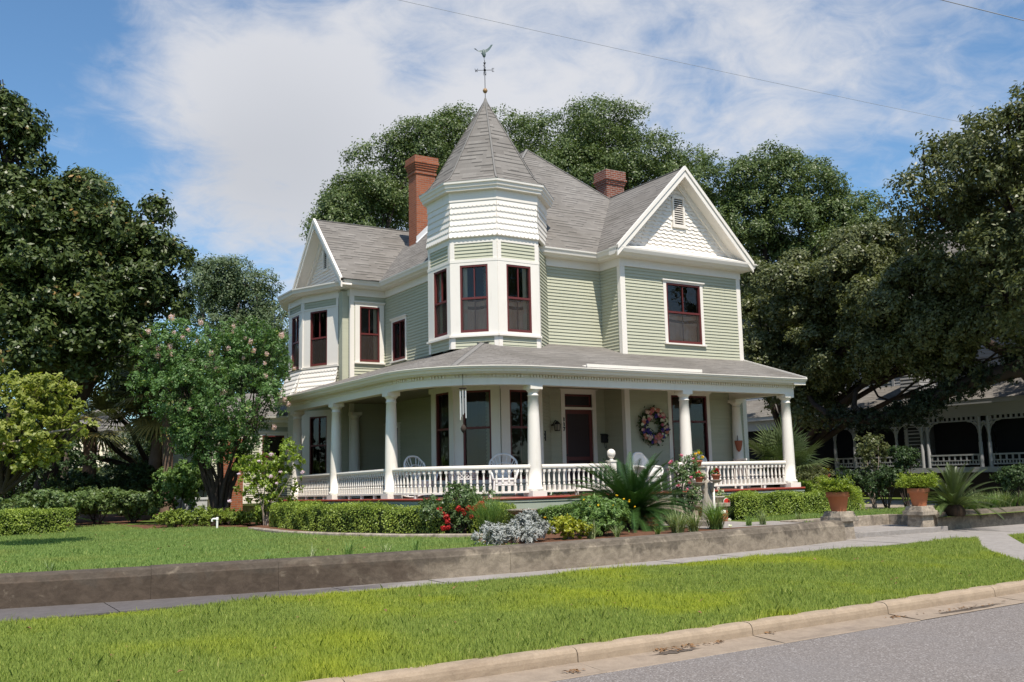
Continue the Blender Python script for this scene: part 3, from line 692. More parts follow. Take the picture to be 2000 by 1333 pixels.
window(BAYD, .80, .80, 1.55, 3.9, .42, .5, .2, cap=False, sill=False, bottom=.2, rail=2.95, screen=False, mull=True)
window(WING, ucW+.02, 1.38, 1.5, 4.06, .12, .12, .09, sill=False, bottom=.15, rail=3.3, screen=False, mull=False, sash=DARKRED)
# front door with transom, side door
def door(F, u0, u1, z0, z1, ztr, hd, nm='door', glow=True):
    m = MB(); board(m, F, u0-.13, u0, z0, z1, 0, .04); board(m, F, u1, u1+.13, z0, z1, 0, .04); board(m, F, u0-.13, u1+.13, z1, z1+.12, 0, .04); board(m, F, u0-.19, u1+.19, z1+.12, z1+.17, 0, .08)
    if ztr: board(m, F, u0, u1, ztr-.03, ztr+.04, -.05, .03)
    D = m.build('doorway', WHITE, H)
    m = MB(); zt = ztr-.03 if ztr else z1
    board(m, F, u0, u0+.1, z0, zt, -.06, -.01); board(m, F, u1-.1, u1, z0, zt, -.06, -.01); board(m, F, u0+.1, u1-.1, zt-.12, zt, -.06, -.012); board(m, F, u0+.1, u1-.1, z0, z0+.3, -.06, -.012); board(m, F, u0+.1, u1-.1, z0+.88, z0+.98, -.06, -.014)
    m.build('screen_door', MAROON, D)
    m = MB(); board(m, F, u0+.1, u1-.1, z0+.3, zt-.12, -.055, -.03); m.build('screen_mesh', paint('door_screen', (.035, .022, .024), .7, .15, 3.), D)
    m = MB(); m.lathe([(0, 0), (.03, .01), (.035, .03), (.02, .06)], F.p(u0+.05, .0, z0+1.0), 8); m.build('handle', IRON, D)
    if ztr:
        m = MB(); board(m, F, u0, u1, ztr+.04, z1, -.05, -.04); m.build('transom', DARKRED, D)
        m = MB(); board(m, F, u0+.07, u1-.07, ztr+.1, z1-.06, -.04, -.03); m.build('transom_pane', paint('dark_transom_glass', (.03, .025, .03), .12, .1, 2.), D)
    return D
door(RECESS, dC-.5, dC+.46, ZF, 4.1, 3.69, True)
door(LEFT, .12, 1.0, ZF, 3.42, None, False)
# ---- corner boards
for bs in (((WING, -.03, .14), (RETURN, RETURN.L-.11, RETURN.L+.03)), ((WING, WING.L-.13, WING.L+.03), (RIGHT, -.03, .13)), ((LWING, -.03, .11), (STRIP, STRIP.L-.07, STRIP.L+.03))):
    m = MB()
    for k, (F, a, b) in enumerate(bs): board(m, F, a, b, ZF, ZFR, 0, .034-.001*k)
    m.build('corner_board', WHITE, H)
m = MB()                                                          # trim of the bay: corner boards and bands
for F in (BAYD, BAYL): board(m, F, 0, .1, 7.5, ZFR, 0, .034); board(m, F, F.L-.1, F.L, 7.5, ZFR, 0, .034); board(m, F, -.02, F.L+.02, 7.47, 7.52, 0, .06); board(m, F, -.03, F.L+.03, 5.49, 5.55, 0, .09)
m.build('bay_trim', WHITE, H)
m = MB(); F = STRIP; m.box(11.72, 11.93, 29.2, 29.5, ZF, 7.9); m.build('downspout_box', SIDING, H)
# ---- frieze and cornice round the eaves
path = [(11.75, 34.05), (11.08, 32.5), BA, BB, (XLW, 29.52), (XLW, YI), (XL, YI), (XL, YR), (XR0, YR), (XR0, YW), (XR1, YW), (XR1, 33.5), (12, 33.5)]
FRP = [(.0, ZFR-.0), (.05, ZFR), (.05, 8.0), (.0, 8.0)]
CRP = [(.05, 7.98), (.26, 7.985), (.28, 8.01), (.30, 8.02), (.37, 8.05), (.39, 8.12), (.42, 8.16), (.425, 8.2), (.05, 8.205)]
m = MB(); m.sweep(path, FRP); m.build('frieze', WHITE, H)
m = MB(); m.sweep(path, CRP); m.build('cornice', WHITE, H)
# ---- roofs
P = 1.01
def zl(x): return ZE+P*(x-12.75)
def zfz(y): return ZE+P*(y-22.03)
X0, X1, YF, YB = 12.75, 21.85, 22.03, 33.92; T = (X1-X0)/2; pk1 = (X0+T, YF+T, ZE+P*T); pk2 = (X0+T, YB-T, ZE+P*T)
m = MB()
m.poly([(X0, YF, ZE), (X1, YF, ZE), pk1]); m.poly([(X0, YB, ZE), (X0, YF, ZE), pk1, pk2]); m.poly([(X1, YF, ZE), (X1, YB, ZE), pk2, pk1]); m.poly([(X1, YB, ZE), (X0, YB, ZE), pk2])
# right gable over the wing
gx0, gx1, gy = 16.68, 22.0, 21.06; gm = (gx0+gx1)/2; gz = ZE+P*(gm-gx0); yv = YF+(gz-ZE)/P
m.poly([(gx0, gy, ZE+.01), (gm, gy, gz+.01), (gm, yv+1.5, gz+.01), (gx0, yv-(gm-gx0)+.15, ZE+.01)][::-1]); m.poly([(gm, gy, gz+.01), (gx1, gy, ZE+.01), (gx1, yv+4, ZE+.01), (gm, yv+4, gz+.01)][::-1])
# left gable
lx, ly0, ly1 = 11.42, 28.58, 33.52; lm = (ly0+ly1)/2; lz = ZE+P*(lm-ly0)
m.poly([(lx, ly0, ZE+.01), (X0+.6, ly0, ZE+.01), (X0+(lm-ly0)+.5, lm, lz+.01), (lx, lm, lz+.01)]); m.poly([(lx, lm, lz+.01), (X0+(lm-ly0)+.5, lm, lz+.01), (X0+.6, ly1, ZE+.01), (lx, ly1, ZE+.01)])
m.poly([(11.36, 32.55, 8.215), (11.36, 31.0, 8.215), (11.9, 29.3, 8.215), (12.4, 28.7, 8.21), (12.4, 33.6, 8.215)])
m.build('roof', ROOF, H)
m = MB()
def cap(a, b, w=.13): 
    m = MB(); a, b = Vector(a), Vector(b); m.tube([a, a.lerp(b, .33), a.lerp(b, .66), b], .05, 6, flat=.4); m.build('ridge_cap', RIDGE, H)
cap(pk1, pk2); cap((X0, YF, ZE), pk1); cap((X1, YF, ZE), pk1); cap((gm, gy, gz), (gm, yv+.4, gz)); cap((lx, lm, lz), (X0+2.6, lm, lz))
# rake boards and gables
def rake(a, b, out):
    """one gable slope: fascia, crown strip, soffit and inner board, all cut plumb at the ridge"""
    a, b, out = Vector(a), Vector(b), Vector(out); m = MB()
    def strip(o1, o2, z1, z2, lo=0.):
        p = a.lerp(b, lo); q = [p+Vector((0, 0, z1)), b+Vector((0, 0, z1)), b+Vector((0, 0, z2)), p+Vector((0, 0, z2))]
        A_, B_ = [v+out*o1 for v in q], [v+out*o2 for v in q]
        m.add(A_+B_, [(0, 1, 2, 3), (7, 6, 5, 4), (0, 4, 5, 1), (1, 5, 6, 2), (2, 6, 7, 3), (3, 7, 4, 0)])
    strip(0, -.05, -.015, -.3); strip(.035, -.05, .03, -.1); strip(-.05, -.4, -.22, -.255, .02); strip(-.36, -.43, -.257, -.5, .1)
    return m.build('rake_board', WHITE, H)
o = (0, -1, 0)
rake((gx0, gy, ZE+.02), (gm, gy, gz+.02), o); rake((gx1, gy, ZE+.02), (gm, gy, gz+.02), o)
o = (-1, 0, 0); rake((lx, ly0, ZE+.02), (lx, lm, lz+.02), o); rake((lx, ly1, ZE+.02), (lx, lm, lz+.02), o)
GW = F_((gx0, YW), (gx1, YW)); hw = (gx1-gx0)/2
def gl(z, hw=hw, zt=gz-.02): k = (zt-z)/P; return (hw-min(hw, k)+.1, hw+min(hw, k)-.1)
m = MB(); vo = (hw-.23+.04, hw+.29, 9.15, 10.08)
scallops(m, GW, ZE+.2, gz-.25, gl, .118, .13, round_=False, ops=(vo,), thick=.026)
m.build('gable_shingles', WHITE, H)
m = MB(); m.quad((gx0+.08, gy+.02, ZE+.02), (gx1-.08, gy+.02, ZE+.02), (gx1-.3, YW-.01, ZE+.22), (gx0+.3, YW-.01, ZE+.22))
m.sweep([(gx0, YW), (gx1, YW)], [(.03, 8.0), (.30, 8.0), (.33, 8.04), (.40, 8.07), (.44, 8.16), (.445, 8.215), (.03, 8.22)]); m.build('gable_pent', WHITE, H)
LG = F_((11.87, ly1), (11.87, ly0)); lhw = (ly1-ly0)/2
m = MB(); lvo = (lhw-.22, lhw+.22, 8.95, 9.85)
scallops(m, LG, ZE+.02, lz-.25, lambda z: gl(z, lhw, lz-.02), .12, .13, ops=(lvo,))
m.build('gable_shingles', WHITE, H)
def louvre(F, o, cx):
    u0, u1, z0, z1 = o; m = MB(); w = .06
    board(m, F, u0, u0+w, z0, z1, .0, .05); board(m, F, u1-w, u1, z0, z1, 0, .05); board(m, F, u0, u1, z1-w, z1, 0, .052); board(m, F, u0-.03, u1+.03, z0-.03, z0+w, 0, .07)
    n = 12; h = (z1-z0-2*w)/n
    for i in range(n): z = z0+w+h*i; m.obox(F.p(u0+w, .035, z), (F.u*(u1-u0-2*w)).to_3d(), (F.n*-.05).to_3d()+Vector((0, 0, h*.5)), Vector((0, 0, .014)))
    V = m.build('gable_vent', WHITE, H); m = MB(); m.quad(F.p(u0, -.02, z0), F.p(u1, -.02, z0), F.p(u1, -.02, z1), F.p(u0, -.02, z1)); m.build('vent_opening', DARK, V)
louvre(GW, vo, 0); louvre(LG, lvo, 0)
# flared shingle skirt under the bay, over the porch end
m = MB()
for F in (BAYD, BAYL, BAYK):
    e = .62 if F is not BAYD else .5
    scallops(m, F, 4.42, 5.5, lambda z, F=F: (-(5.5-z)*.26, F.L+(5.5-z)*(.26 if F is not BAYD else .12)), .155, .14, dz=lambda z: .05+.42*((5.5-z)/1.08)**1.35)
m.build('bay_skirt', WHITE, H)
# ---- turret crown
m = MB()
for k in (0, 1, 2, 3, 4, 7):
    F = F_(OC[(k+1) % 8], OC[k]); fl = lambda z: .015+.055*max(0, (8.75-z)/.55)**1.6
    scallops(m, F, 8.2, 9.2, lambda z, F=F, fl=fl: (-fl(z)*.414, F.L+fl(z)*.414), .1667, .12, dz=fl, thick=.022)
m.build('turret_shingles', WHITE, H)
def octpath(): return [OC[k] for k in range(8)]
m = MB(); op = octpath()[::-1]
m.sweep(op, [(.0, 8.19), (.06, 8.19), (.085, 8.205)], True); m.sweep(op, [(.012, 9.19), (.04, 9.2), (.04, 9.5), (.0, 9.5)], True)
m.sweep(op, [(.04, 9.47), (.16, 9.475), (.165, 9.53), (.20, 9.56), (.215, 9.63), (.245, 9.655), (.25, 9.72), (.0, 9.74)], True); m.build('turret_cornice', WHITE, H)
m = MB(); prof = [(1.165, 9.715), (1.065, 9.80), (.985, 9.94), (.90, 10.14), (.5, 11.27), (.1, 12.38), (.02, 12.62)]
rings = [oct_(k) for k, z in prof]
for (a, (ka, za)), (b, (kb, zb)) in zip(list(zip(rings, prof)), list(zip(rings, prof))[1:]):
    for k in range(8): m.quad((*a[(k+1) % 8], za), (*a[k], za), (*b[k], zb), (*b[(k+1) % 8], zb))
m.build('turret_roof', ROOF, H)
m = MB()
for k in range(8): m.tube([(*r[k], z+.012) for r, (q, z) in zip(rings, prof)], [.03, .03, .03, .03, .028, .022, .018], 6, flat=.3)
m.lathe([(.14, 12.42), (.06, 12.6), (.02, 12.72)], (TX, TY, 0), 8); m.build('hip_cap', RIDGE, H)
# weather vane
V = MB().lathe([(.010, 12.6), (.010, 13.86)], (TX, TY, 0), 8).build('weather_vane', IRON, H)
MB().lathe([(.0, -.075), (.045, -.06), (.075, 0), (.045, .06), (0, .075)], (TX, TY, 12.93), 12).build('ball', BRASS, V)
m = MB(); az = 13.56
for a in range(4):
    q = radians(-32+90*a); m.tube([(TX, TY, az), (TX+.2*cos(q), TY+.2*sin(q), az)], .008, 6)
m.lathe([(0, -.05), (.035, -.03), (.035, .03), (0, .05)], (TX, TY, az), 8); m.lathe([(.02, 0), (.04, .05), (0, .07)], (TX, TY, 13.74), 8); m.build('direction_arms', IRON, V)
GLY = {'N': [((0, 0), (0, 1)), ((0, 1), (.6, 0)), ((.6, 0), (.6, 1))], 'S': [((.6, .9), (.1, 1)), ((.1, 1), (0, .7)), ((0, .7), (.6, .35)), ((.6, .35), (.5, 0)), ((.5, 0), (0, .1))],
       'E': [((0, 0), (0, 1)), ((0, 1), (.6, 1)), ((0, .5), (.5, .5)), ((0, 0), (.6, 0))], 'W': [((0, 1), (.2, 0)), ((.2, 0), (.4, .7)), ((.4, .7), (.6, 0)), ((.6, 0), (.8, 1))]}
tox = Vector((cos(radians(-32)), sin(radians(-32)), 0))
for a, ch in zip(range(4), 'ENWS'):
    q = radians(-32+90*a); c0 = Vector((TX+.25*cos(q), TY+.25*sin(q), az-.05)); m = MB()
    for (p, r) in GLY[ch]: m.tube([c0+tox*(p[0]*.1-.035)+Vector((0, 0, p[1]*.1)), c0+tox*(r[0]*.1-.035)+Vector((0, 0, r[1]*.1))], .008, 5)
    m.build('compass_letter', IRON, V)
def bird():
    m = MB(); bx = Vector((TX-.02, TY, 13.98)); 
    m.loft([(bx+Vector((.0, -.02, -.14)), .015, .015, 0), (bx+Vector((.0, -.02, -.09)), .07, .06, 0), (bx+Vector((0, -.01, .0)), .095, .085, 0), (bx+Vector((-.01, 0, .12)), .075, .07, 0), (bx+Vector((-.01, .02, .22)), .03, .04, 0)], 10)
    e = tox
    def wing(s, tip, w, th):
        root = bx+Vector((0, 0, .14)); vs = []
        for t in (0, .3, .6, .85, 1):
            c = root+e*(s*(.05+tip[0]*t))+Vector((0, 0, tip[1]*t-.10*sin(pi*t)*.6)); ww = w*(1-t*.85)
            vs += [c+Vector((0, 0, -ww*.5))+Vector((.02, -.05, 0)), c+Vector((0, 0, ww*.5))+Vector((-.02, .05, 0)), c+Vector((0, .02, 0))]
        fs = []
        for i in range(4):
            a, b = 3*i, 3*i+3
            fs += [(a, b, b+1, a+1), (a+1, b+1, b+2, a+2), (a+2, b+2, b, a)]
        m.add(vs, fs)
    wing(-1, (.38, .13), .15, .02); wing(1, (.34, .28), .16, .02)
    m.add([bx+Vector((0, 0, -.08)), bx+e*-.14+Vector((0, 0, .05)), bx+e*-.05+Vector((0, .03, .1)), bx+e*-.08+Vector((0, -.04, 0))], [(0, 1, 2), (0, 3, 1), (1, 3, 2)])
    m.tube([bx+Vector((0, 0, -.12)), bx+Vector((.02, 0, -.2)), bx+Vector((.0, 0, -.24))], .012, 5); return m
_b = bird(); _b.v = [(TX-.02+(x-TX+.02)*.62, TY+(y-TY)*.62, 13.86+(z-13.74)*.72) for x, y, z in _b.v]
_b.build('bird', COPPER, V)
# chimneys
def chimney(x0, x1, y0, y1, z0, z1, mt, rows):
    m = MB(); m.box(x0, x1, y0, y1, z0, z1-.62); z = z1-.62
    for (h, d) in rows: m.box(x0-d, x1+d, y0-d, y1+d, z+.001, z+h); z += h
    c = m.build('chimney', mt, H); 
    m = MB(); m.box(x0+.08, x1-.08, y0+.08, y1-.08, z-.01, z+.03); m.build('flue', DARK, c); return c
rows = [(.08, .035), (.06, .0), (.075, .03), (.075, .055), (.075, .08), (.075, .105), (.18, .085)]
c1 = chimney(14.25, 14.98, 28.85, 29.45, 8.8, 12.78, BRICK, rows)
m = MB(); x0, x1, y0 = 14.25, 14.98, 28.85
m.poly([(x0-.02, y0-.02, zl(x0)-.02), (x1+.1, y0-.02, zl(x1)+.0), (x1+.1, y0-.02, zl(x1)+.34), (x0-.02, y0-.02, zl(x0)+.22)]); m.poly([(x0-.05, y0-.12, zl(x0)-.03), (x1+.4, y0-.12, zl(x1+.4)+.02), (x1+.4, y0+.0, zl(x1+.4)+.03), (x0-.05, y0, zl(x0)+.02)])
m.build('flashing', FLASH, c1)
chimney(20.22, 20.98, 26.0, 26.6, 9.2, 12.42, BRICKOLD, [(.07, .0), (.07, .03), (.07, .05), (.07, .08), (.30, .055)])
# ---------------------------------------------------------------- porch
PCX, PCY = 12.6, 21.75                                            # centre of the rounded corner
def sag(x, y): return -.10*max(0., min(1., (y-21.5)/7.7))
def ppath(r, y0=29.75, x1=21.42, n=14):                           # outline at radius r from the corner centre, left end to right end
    a = [(PCX-r, y0), (PCX-r, y0-3.), (PCX-r, PCY)]
    a += [(PCX-r*cos(pi/2*i/n), PCY-r*sin(pi/2*i/n)) for i in range(1, n+1)]
    return a+[(16, PCY-r), (x1, PCY-r)]
m = MB(); pth = ppath(2.66)
inner = [(13.2, y) if x < 12 else (max(13.2, x), 22.5) for x, y in pth]
for (a, b), (c, d) in zip(zip(pth, inner), list(zip(pth, inner))[1:]):
    m.quad((*a, ZF+sag(*a)), (*c, ZF+sag(*c)), (*d, ZF+sag(*d)), (*b, ZF+sag(*b)))
m.build('porch_floor', DECK, H)
m = MB(); m.sweep(pth, [(-.02, ZF+.004), (.05, ZF+.004), (.065, ZF-.02), (.05, ZF-.055), (-.02, ZF-.055)], zf=sag); m.build('floor_nosing', REDEDGE, H)
m = MB(); m.sweep(pth, [(.01, ZF-.05), (.01, ZF-.31), (-.05, ZF-.31)], zf=sag); m.sweep(pth, [(.03, ZF-.06), (.03, ZF-.11), (.01, ZF-.11)], zf=sag); m.build('porch_skirt', SKIRT, H)
m = MB(); m.sweep(pth, [(-.12, ZF-.3), (-.12, ZY-.1)], zf=sag); m.build('foundation', paint('dark_lattice', (.12, .12, .10), .9, .2, 8.), H)
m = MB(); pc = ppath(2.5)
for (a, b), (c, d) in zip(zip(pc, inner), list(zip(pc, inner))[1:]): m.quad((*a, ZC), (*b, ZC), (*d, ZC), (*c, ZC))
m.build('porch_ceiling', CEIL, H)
ZB, ZBT = 3.97, 4.22
m = MB(); pb = ppath(2.38)
m.sweep(pb, [(-.13, ZBT+.05), (-.13, ZB), (.13, ZB), (.13, ZBT-.085), (.15, ZBT-.08), (.15, ZBT-.07)]); m.sweep([(21.2, 19.4), (21.2, 21.5)], [(-.12, ZC), (-.12, ZB), (.12, ZB), (.12, ZC)])
m.build('porch_beam', WHITE, H)
m = MB(); m.sweep(pb, [(.12, ZBT-.075), (.135, ZBT-.075), (.135, ZBT), (.12, ZBT)])
L = 0; pts = [Vector(p) for p in ppath(2.38+.135, n=40)]
for a, b in zip(pts, pts[1:]):
    d = b-a; l = d.length; t = (-L) % .085; d = d.normalized(); nn = Vector((d.y, -d.x))
    while t+.045 < l+.02:
        q = a+d*t; m.obox((q.x, q.y, ZBT-.07), (d*.04).to_3d(), (nn*.045).to_3d(), (0, 0, .062)); t += .085
    L += l
m.build('dentil_trim', WHITE, H)
RE = 2.8; ZG = 4.40
m = MB(); pe = ppath(RE, 30.1, 21.66)
m.sweep(pe, [(-.28, ZBT-.005), (-.20, ZBT-.0), (-.12, ZBT+.005), (-.10, ZBT+.03), (-.06, ZBT+.04), (-.03, ZBT+.10), (.0, ZBT+.115), (.012, ZG-.03), (.03, ZG-.02), (.03, ZG), (-.04, ZG)]); m.build('porch_gutter', WHITE, H)
m = MB(); m.sweep(pe, [(-.45, ZBT+.003), (-.1, ZBT+.003)], caps=False); m.build('porch_soffit', SOFFIT, H)
m = MB(); S = .315; zt = lambda d: ZG+S*d+.004                    # roof sheets: left, corner cone, front
yF = PCY-RE; xL = PCX-RE
m.poly([(PCX, yF, zt(0)), (21.68, yF, zt(0)), (21.78, YW, zt(YW-yF)), (21.78, YR+.1, zt(YR+.1-yF)), (PCX, YR+.1, zt(YR+.1-yF))])
m.poly([(xL, 30.1, zt(0)), (xL, PCY, zt(0)), (XL+.1, PCY, zt(XL+.1-xL)), (XL+.1, 29.3, zt(XL+.1-xL)), (11.95, 29.3, zt(11.95-xL)), (11.95, 30.1, zt(11.95-xL))])
nC = 24; ap = (PCX, PCY, zt(RE))
for i in range(nC):
    a, b = pi/2*i/nC, pi/2*(i+1)/nC
    m.poly([(PCX-RE*cos(a), PCY-RE*sin(a), zt(0)), (PCX-RE*cos(b), PCY-RE*sin(b), zt(0)), ap])
PR = m.build('porch_roof', ROOF, H)
m = MB()
for a in (pi/4+.02,): m.tube([(PCX-RE*cos(a)*t, PCY-RE*sin(a)*t, zt(RE*(1-t))) for t in (1, .66, .33, 0)], .085, 6, flat=.18)
m.build('hip_cap', RIDGE, H)
m = MB(); m.poly([(21.66, yF+.03, ZG), (21.70, YW, ZG), (21.70, YW, zt(YW-yF)-.01)]); m.obox((21.64, yF, ZG-.02), (.1, YW-yF, S*(YW-yF)), (.04, 0, 0), (0, 0, .06)); m.obox((21.2, yF+.05, ZBT), (.46, 0, 0), (0, YW-yF, 0), (0, 0, .17)); m.build('porch_end', WHITE, H)
m = MB(); m.obox((13.95, yF+.02, ZG+.02), (3.75, 0, 0), (0, .05, .0), (0, 0, .085)); m.obox((13.95, yF+.02, ZG+.0), (3.75, 0, 0), (0, .2, .06), (0, 0, .03)); m.build('rain_diverter', WHITE, H)
# columns
COL = [(-.2, 0, 1), ]
def column(x, y, z0, zt=ZB, half=False):
    h = zt-z0; m = MB(); r = .15
    m.box(x-.2, x+.2, y-.2, y+.2, z0, z0+.13)
    pr = [(.195, .13), (.205, .15), (.205, .18), (.19, .2), (.168, .215), (.160, .24)]
    pr += [(.160-.038*max(0, (t-.25)/.75)**1.5, .24+(h-.24-.26)*t) for t in (0, .2, .4, .6, .8, 1)]
    pr += [(.135, h-.255), (.138, h-.235), (.122, h-.225), (.122, h-.165), (.135, h-.155), (.165, h-.12), (.175, h-.1)]
    m.lathe(pr, (x, y, z0), 24); m.box(x-.17, x+.17, y-.17, y+.17, zt-.1, zt-.002)
    return m.build('porch_column', WHITE, H)
CP = [(10.24, 29.19), (10.22, 25.9), (10.2, 22.17), (12.6, 19.35), (17.4, 19.4), (21.2, 19.37), (21.17, 21.3)]
for x, y in CP: column(x, y, ZF+sag(x, y))
column(12.05, 28.92, ZF+sag(0, 28.9), 3.95)
# railings with turned balusters
BP = [(.034, 0), (.034, .15), (.026, .165), (.03, .175), (.03, .19), (.02, .2), (.02, .215), (.033, .235), (.031, .26), (.017, .41), (.017, .425), (.028, .44), (.028, .455), (.022, .462), (.034, .475), (.034, .56)]
def turned(x, y, z, m=None, q=0):
    m = m or MB()
    m.lathe(BP[2:14], (x, y, z), 8)
    for a, b in ((0, .16), (.468, .56)):
        c, s = .033*cos(q), .033*sin(q); m.obox((x-c+s, y-s-c, z+a), (2*c, 2*s, 0), (-2*s, 2*c, 0), (0, 0, b-a))
    return m
bal0 = None
def railing(pts, n, single=False, name='railing'):
    """pts: plan polyline; n balusters"""
    global bal0
    P = [Vector(p) for p in pts]; seg = [(b-a).length for a, b in zip(P, P[1:])]; L = sum(seg)
    z = lambda x, y: sag(x, y)
    m = MB()
    m.sweep(pts, [(-.055, ZF+.665), (-.06, ZF+.70), (-.045, ZF+.735), (0, ZF+.745), (.045, ZF+.735), (.06, ZF+.70), (.055, ZF+.665), (.03, ZF+.655), (.03, ZF+.635), (-.03, ZF+.635), (-.03, ZF+.655), (-.055, ZF+.665)], zf=z)
    m.sweep(pts, [(-.045, ZF+.09), (-.045, ZF+.135), (.045, ZF+.135), (.045, ZF+.09), (-.045, ZF+.09)], zf=z)
    R = m.build(name, WHITE, H)
    def at(s):
        for a, b, l in zip(P, P[1:], seg):
            if s <= l+1e-6: d = (b-a)/l; return a+d*s, atan2(d.y, d.x)
            s -= l
        return P[-1], 0
    for i in range(3 if L > 2.2 else 1):
        p, q = at(L*(i+1)/(4 if L > 2.2 else 2)); mm = MB(); mm.box(p.x-.035, p.x+.035, p.y-.035, p.y+.035, ZF+z(*p), ZF+.09+z(*p)); mm.build('rail_foot', WHITE, R)
    mass = MB()
    for i in range(n):
        p, q = at(L*(i+.5)/n)
        if single: turned(p.x, p.y, ZF+.1+z(*p), mass, q); continue
        if bal0 is None: bal0 = turned(0, 0, 0).mesh('baluster', [WHITE])
        o = bpy.data.objects.new('baluster', bal0); C.objects.link(o); o.parent = R; o.location = (p.x, p.y, ZF+.1+z(*p)); o.rotation_euler = (0, 0, q)
        o.matrix_parent_inverse = inv_world(R)
    if single: b = mass.build('balusters', WHITE, R); b['kind'] = 'stuff'
    return R
rc = 2.4
arc = [(10.2, 22.0), (10.2, PCY)]+[(PCX-rc*cos(pi/2*i/12), PCY-rc*sin(pi/2*i/12)) for i in range(1, 12)]+[(12.45, 19.35)]
railing([(10.24, 29.02), (10.22, 26.08)], 22, True); railing([(10.22, 25.72), (10.2, 22.35)], 24); railing(arc, 26)
railing([(12.78, 19.35), (14.82, 19.36)], 14); railing([(17.2, 19.4), (17.0, 19.4)], 1); railing([(17.58, 19.4), (21.03, 19.38)], 23)
railing([(21.2, 19.55), (21.19, 21.1)], 11, True)
m = MB(); m.box(14.8, 14.97, 19.27, 19.44, ZF, ZF+.78); m.box(14.78, 14.99, 19.25, 19.46, ZF+.78, ZF+.82); m.lathe([(.05, .82), (.05, .84), (.03, .86), (.06, .88), (.1, .94), (.11, .99), (.095, 1.05), (.05, 1.09), (0, 1.1)], (14.885, 19.355, ZF), 14); m.build('newel_post', WHITE, H)
# front steps with brick cheeks and a pipe handrail
m = MB()
for i in range(4): m.box(15.0, 16.62, 19.1-.3*(i+1), 19.1-.3*i+.0, ZY, ZF-.15-.155*i)
m.build('front_steps', PIERM, H)
for a in (16.68, 14.5):
    m = MB(); m.box(a, a+.45, 17.7, 19.05, ZY, ZY+.36); k = m.build('step_cheek', BRICK, H); m = MB(); m.box(a-.05, a+.5, 17.65, 19.07, ZY+.362, ZY+.45); m.build('cheek_cap', PIERM, k, .01)
m = MB(); m.tube([(16.6, 19.2, ZF+.62), (16.6, 18.9, ZF+.5), (16.6, 17.75, ZY+.88), (16.6, 17.6, ZY+.8), (16.6, 17.6, ZY)], .028, 8); m.tube([(16.6, 19.15, ZF), (16.6, 19.15, ZF+.6)], .025, 8); m.build('handrail', WHITE, H)
# house number 117 on the door casing
SEG = {'1': [((.5, 0), (.5, 1)), ((.5, 1), (.3, .8))], '7': [((0, 1), (.7, 1)), ((.7, 1), (.25, 0))]}
for i, ch in enumerate('117'):
    m = MB(); z = 3.32-.135*i
    for a, b in SEG[ch]: m.tube([RECESS.p(dC-.585+a[0]*.075, .045, z+a[1]*.105), RECESS.p(dC-.585+b[0]*.075, .045, z+b[1]*.105)], .016, 5)
    m.build('house_number', IRON, H)
# rear wing of the house, left of the porch
RW = F_((8.9, 34.05), (12.0, 34.05)); RWL = F_((8.9, 40), (8.9, 34.05))
m = MB(); ro = [(1.75, 2.55, 2.0, 3.45)]
siding(m, RW, 1.2, 3.9, ro); siding(m, RWL, 1.2, 3.9); m.build('rear_wall', SIDING, H)
window(RW, 2.15, .8, 2.0, 3.45, .11, .11, .1, screen=True, mull=False, rail=2.7, curtain='L')
m = MB(); m.sweep([(8.9, 40), (8.9, 34.05), (12, 34.05)], [(0, 3.75), (.03, 3.75), (.03, 3.9), (.25, 3.9), (.27, 4.0), (.38, 4.05), (.4, 4.12), (0, 4.13)]); m.box(8.95, 12, 34.0, 34.03, 1.0, 1.2); m.build('rear_cornice', WHITE, H)
m = MB(); m.poly([(8.5, 33.65, 4.13), (12, 33.65, 4.13), (12, 37, 5.2), (11, 37, 5.2)]); m.poly([(8.5, 33.65, 4.13), (11, 37, 5.2), (11, 40, 5.2), (8.5, 40, 4.13)]); m.build('rear_roof', ROOF, H)
m = MB(); m.box(9.15, 9.85, 33.55, 34.02, ZY, 3.3); m.build('chimney_base', BRICK, H)
LV = F_((9.95, 33.98), (11.8, 33.98)); m = MB()                   # slatted white screen beneath the rear window
for (a, b) in ((0, .12), (.75, .85), (1.7, 1.85)): board(m, LV, a, b, 1.15, 2.0, 0, .06)
board(m, LV, 0, 1.85, 1.93, 2.02, 0, .07); board(m, LV, 0, 1.85, 1.08, 1.16, 0, .09)
for i in range(11): board(m, LV, .12, 1.7, 1.2+.068*i, 1.24+.068*i, .0, .04)
m.build('slatted_screen', WHITE, H)
m = MB(); m.box(8.9, 12.5, 34.1, 40, .3, 1.2); m.box(11.3, 13, 29.3, 34, .3, 1.3); m.build('foundation', PIERM, H)
# ---------------------------------------------------------------- foliage
rg = np.random.default_rng(7)
def mesh_np(name, V, F4, mats, leaf=None, mi=None):
    """V (n,3), F4 (m,k) faces all of k corners"""
    me = bpy.data.meshes.new(name); V = np.asarray(V, 'f'); F4 = np.asarray(F4, 'i'); k = F4.shape[1]
    me.vertices.add(len(V)); me.vertices.foreach_set('co', V.ravel())
    me.loops.add(F4.size); me.loops.foreach_set('vertex_index', F4.ravel())
    me.polygons.add(len(F4)); me.polygons.foreach_set('loop_start', np.arange(0, F4.size, k, dtype='i'))
    if not isinstance(mats, (list, tuple)): mats = [mats]
    for m in mats: me.materials.append(m)
    if leaf is not None: a = me.attributes.new('leaf', 'FLOAT', 'FACE'); a.data.foreach_set('value', np.asarray(leaf, 'f'))
    if mi is not None: me.polygons.foreach_set('material_index', np.asarray(mi, 'i'))
    me.update(calc_edges=True); me.validate(); return me
def put(me, name, parent=None):
    o = bpy.data.objects.new(name, me); C.objects.link(o)
    if parent: o.parent = parent; o.matrix_parent_inverse = inv_world(parent)
    return o
def unit(v): return v/np.maximum(1e-9, np.linalg.norm(v, axis=1))[:, None]
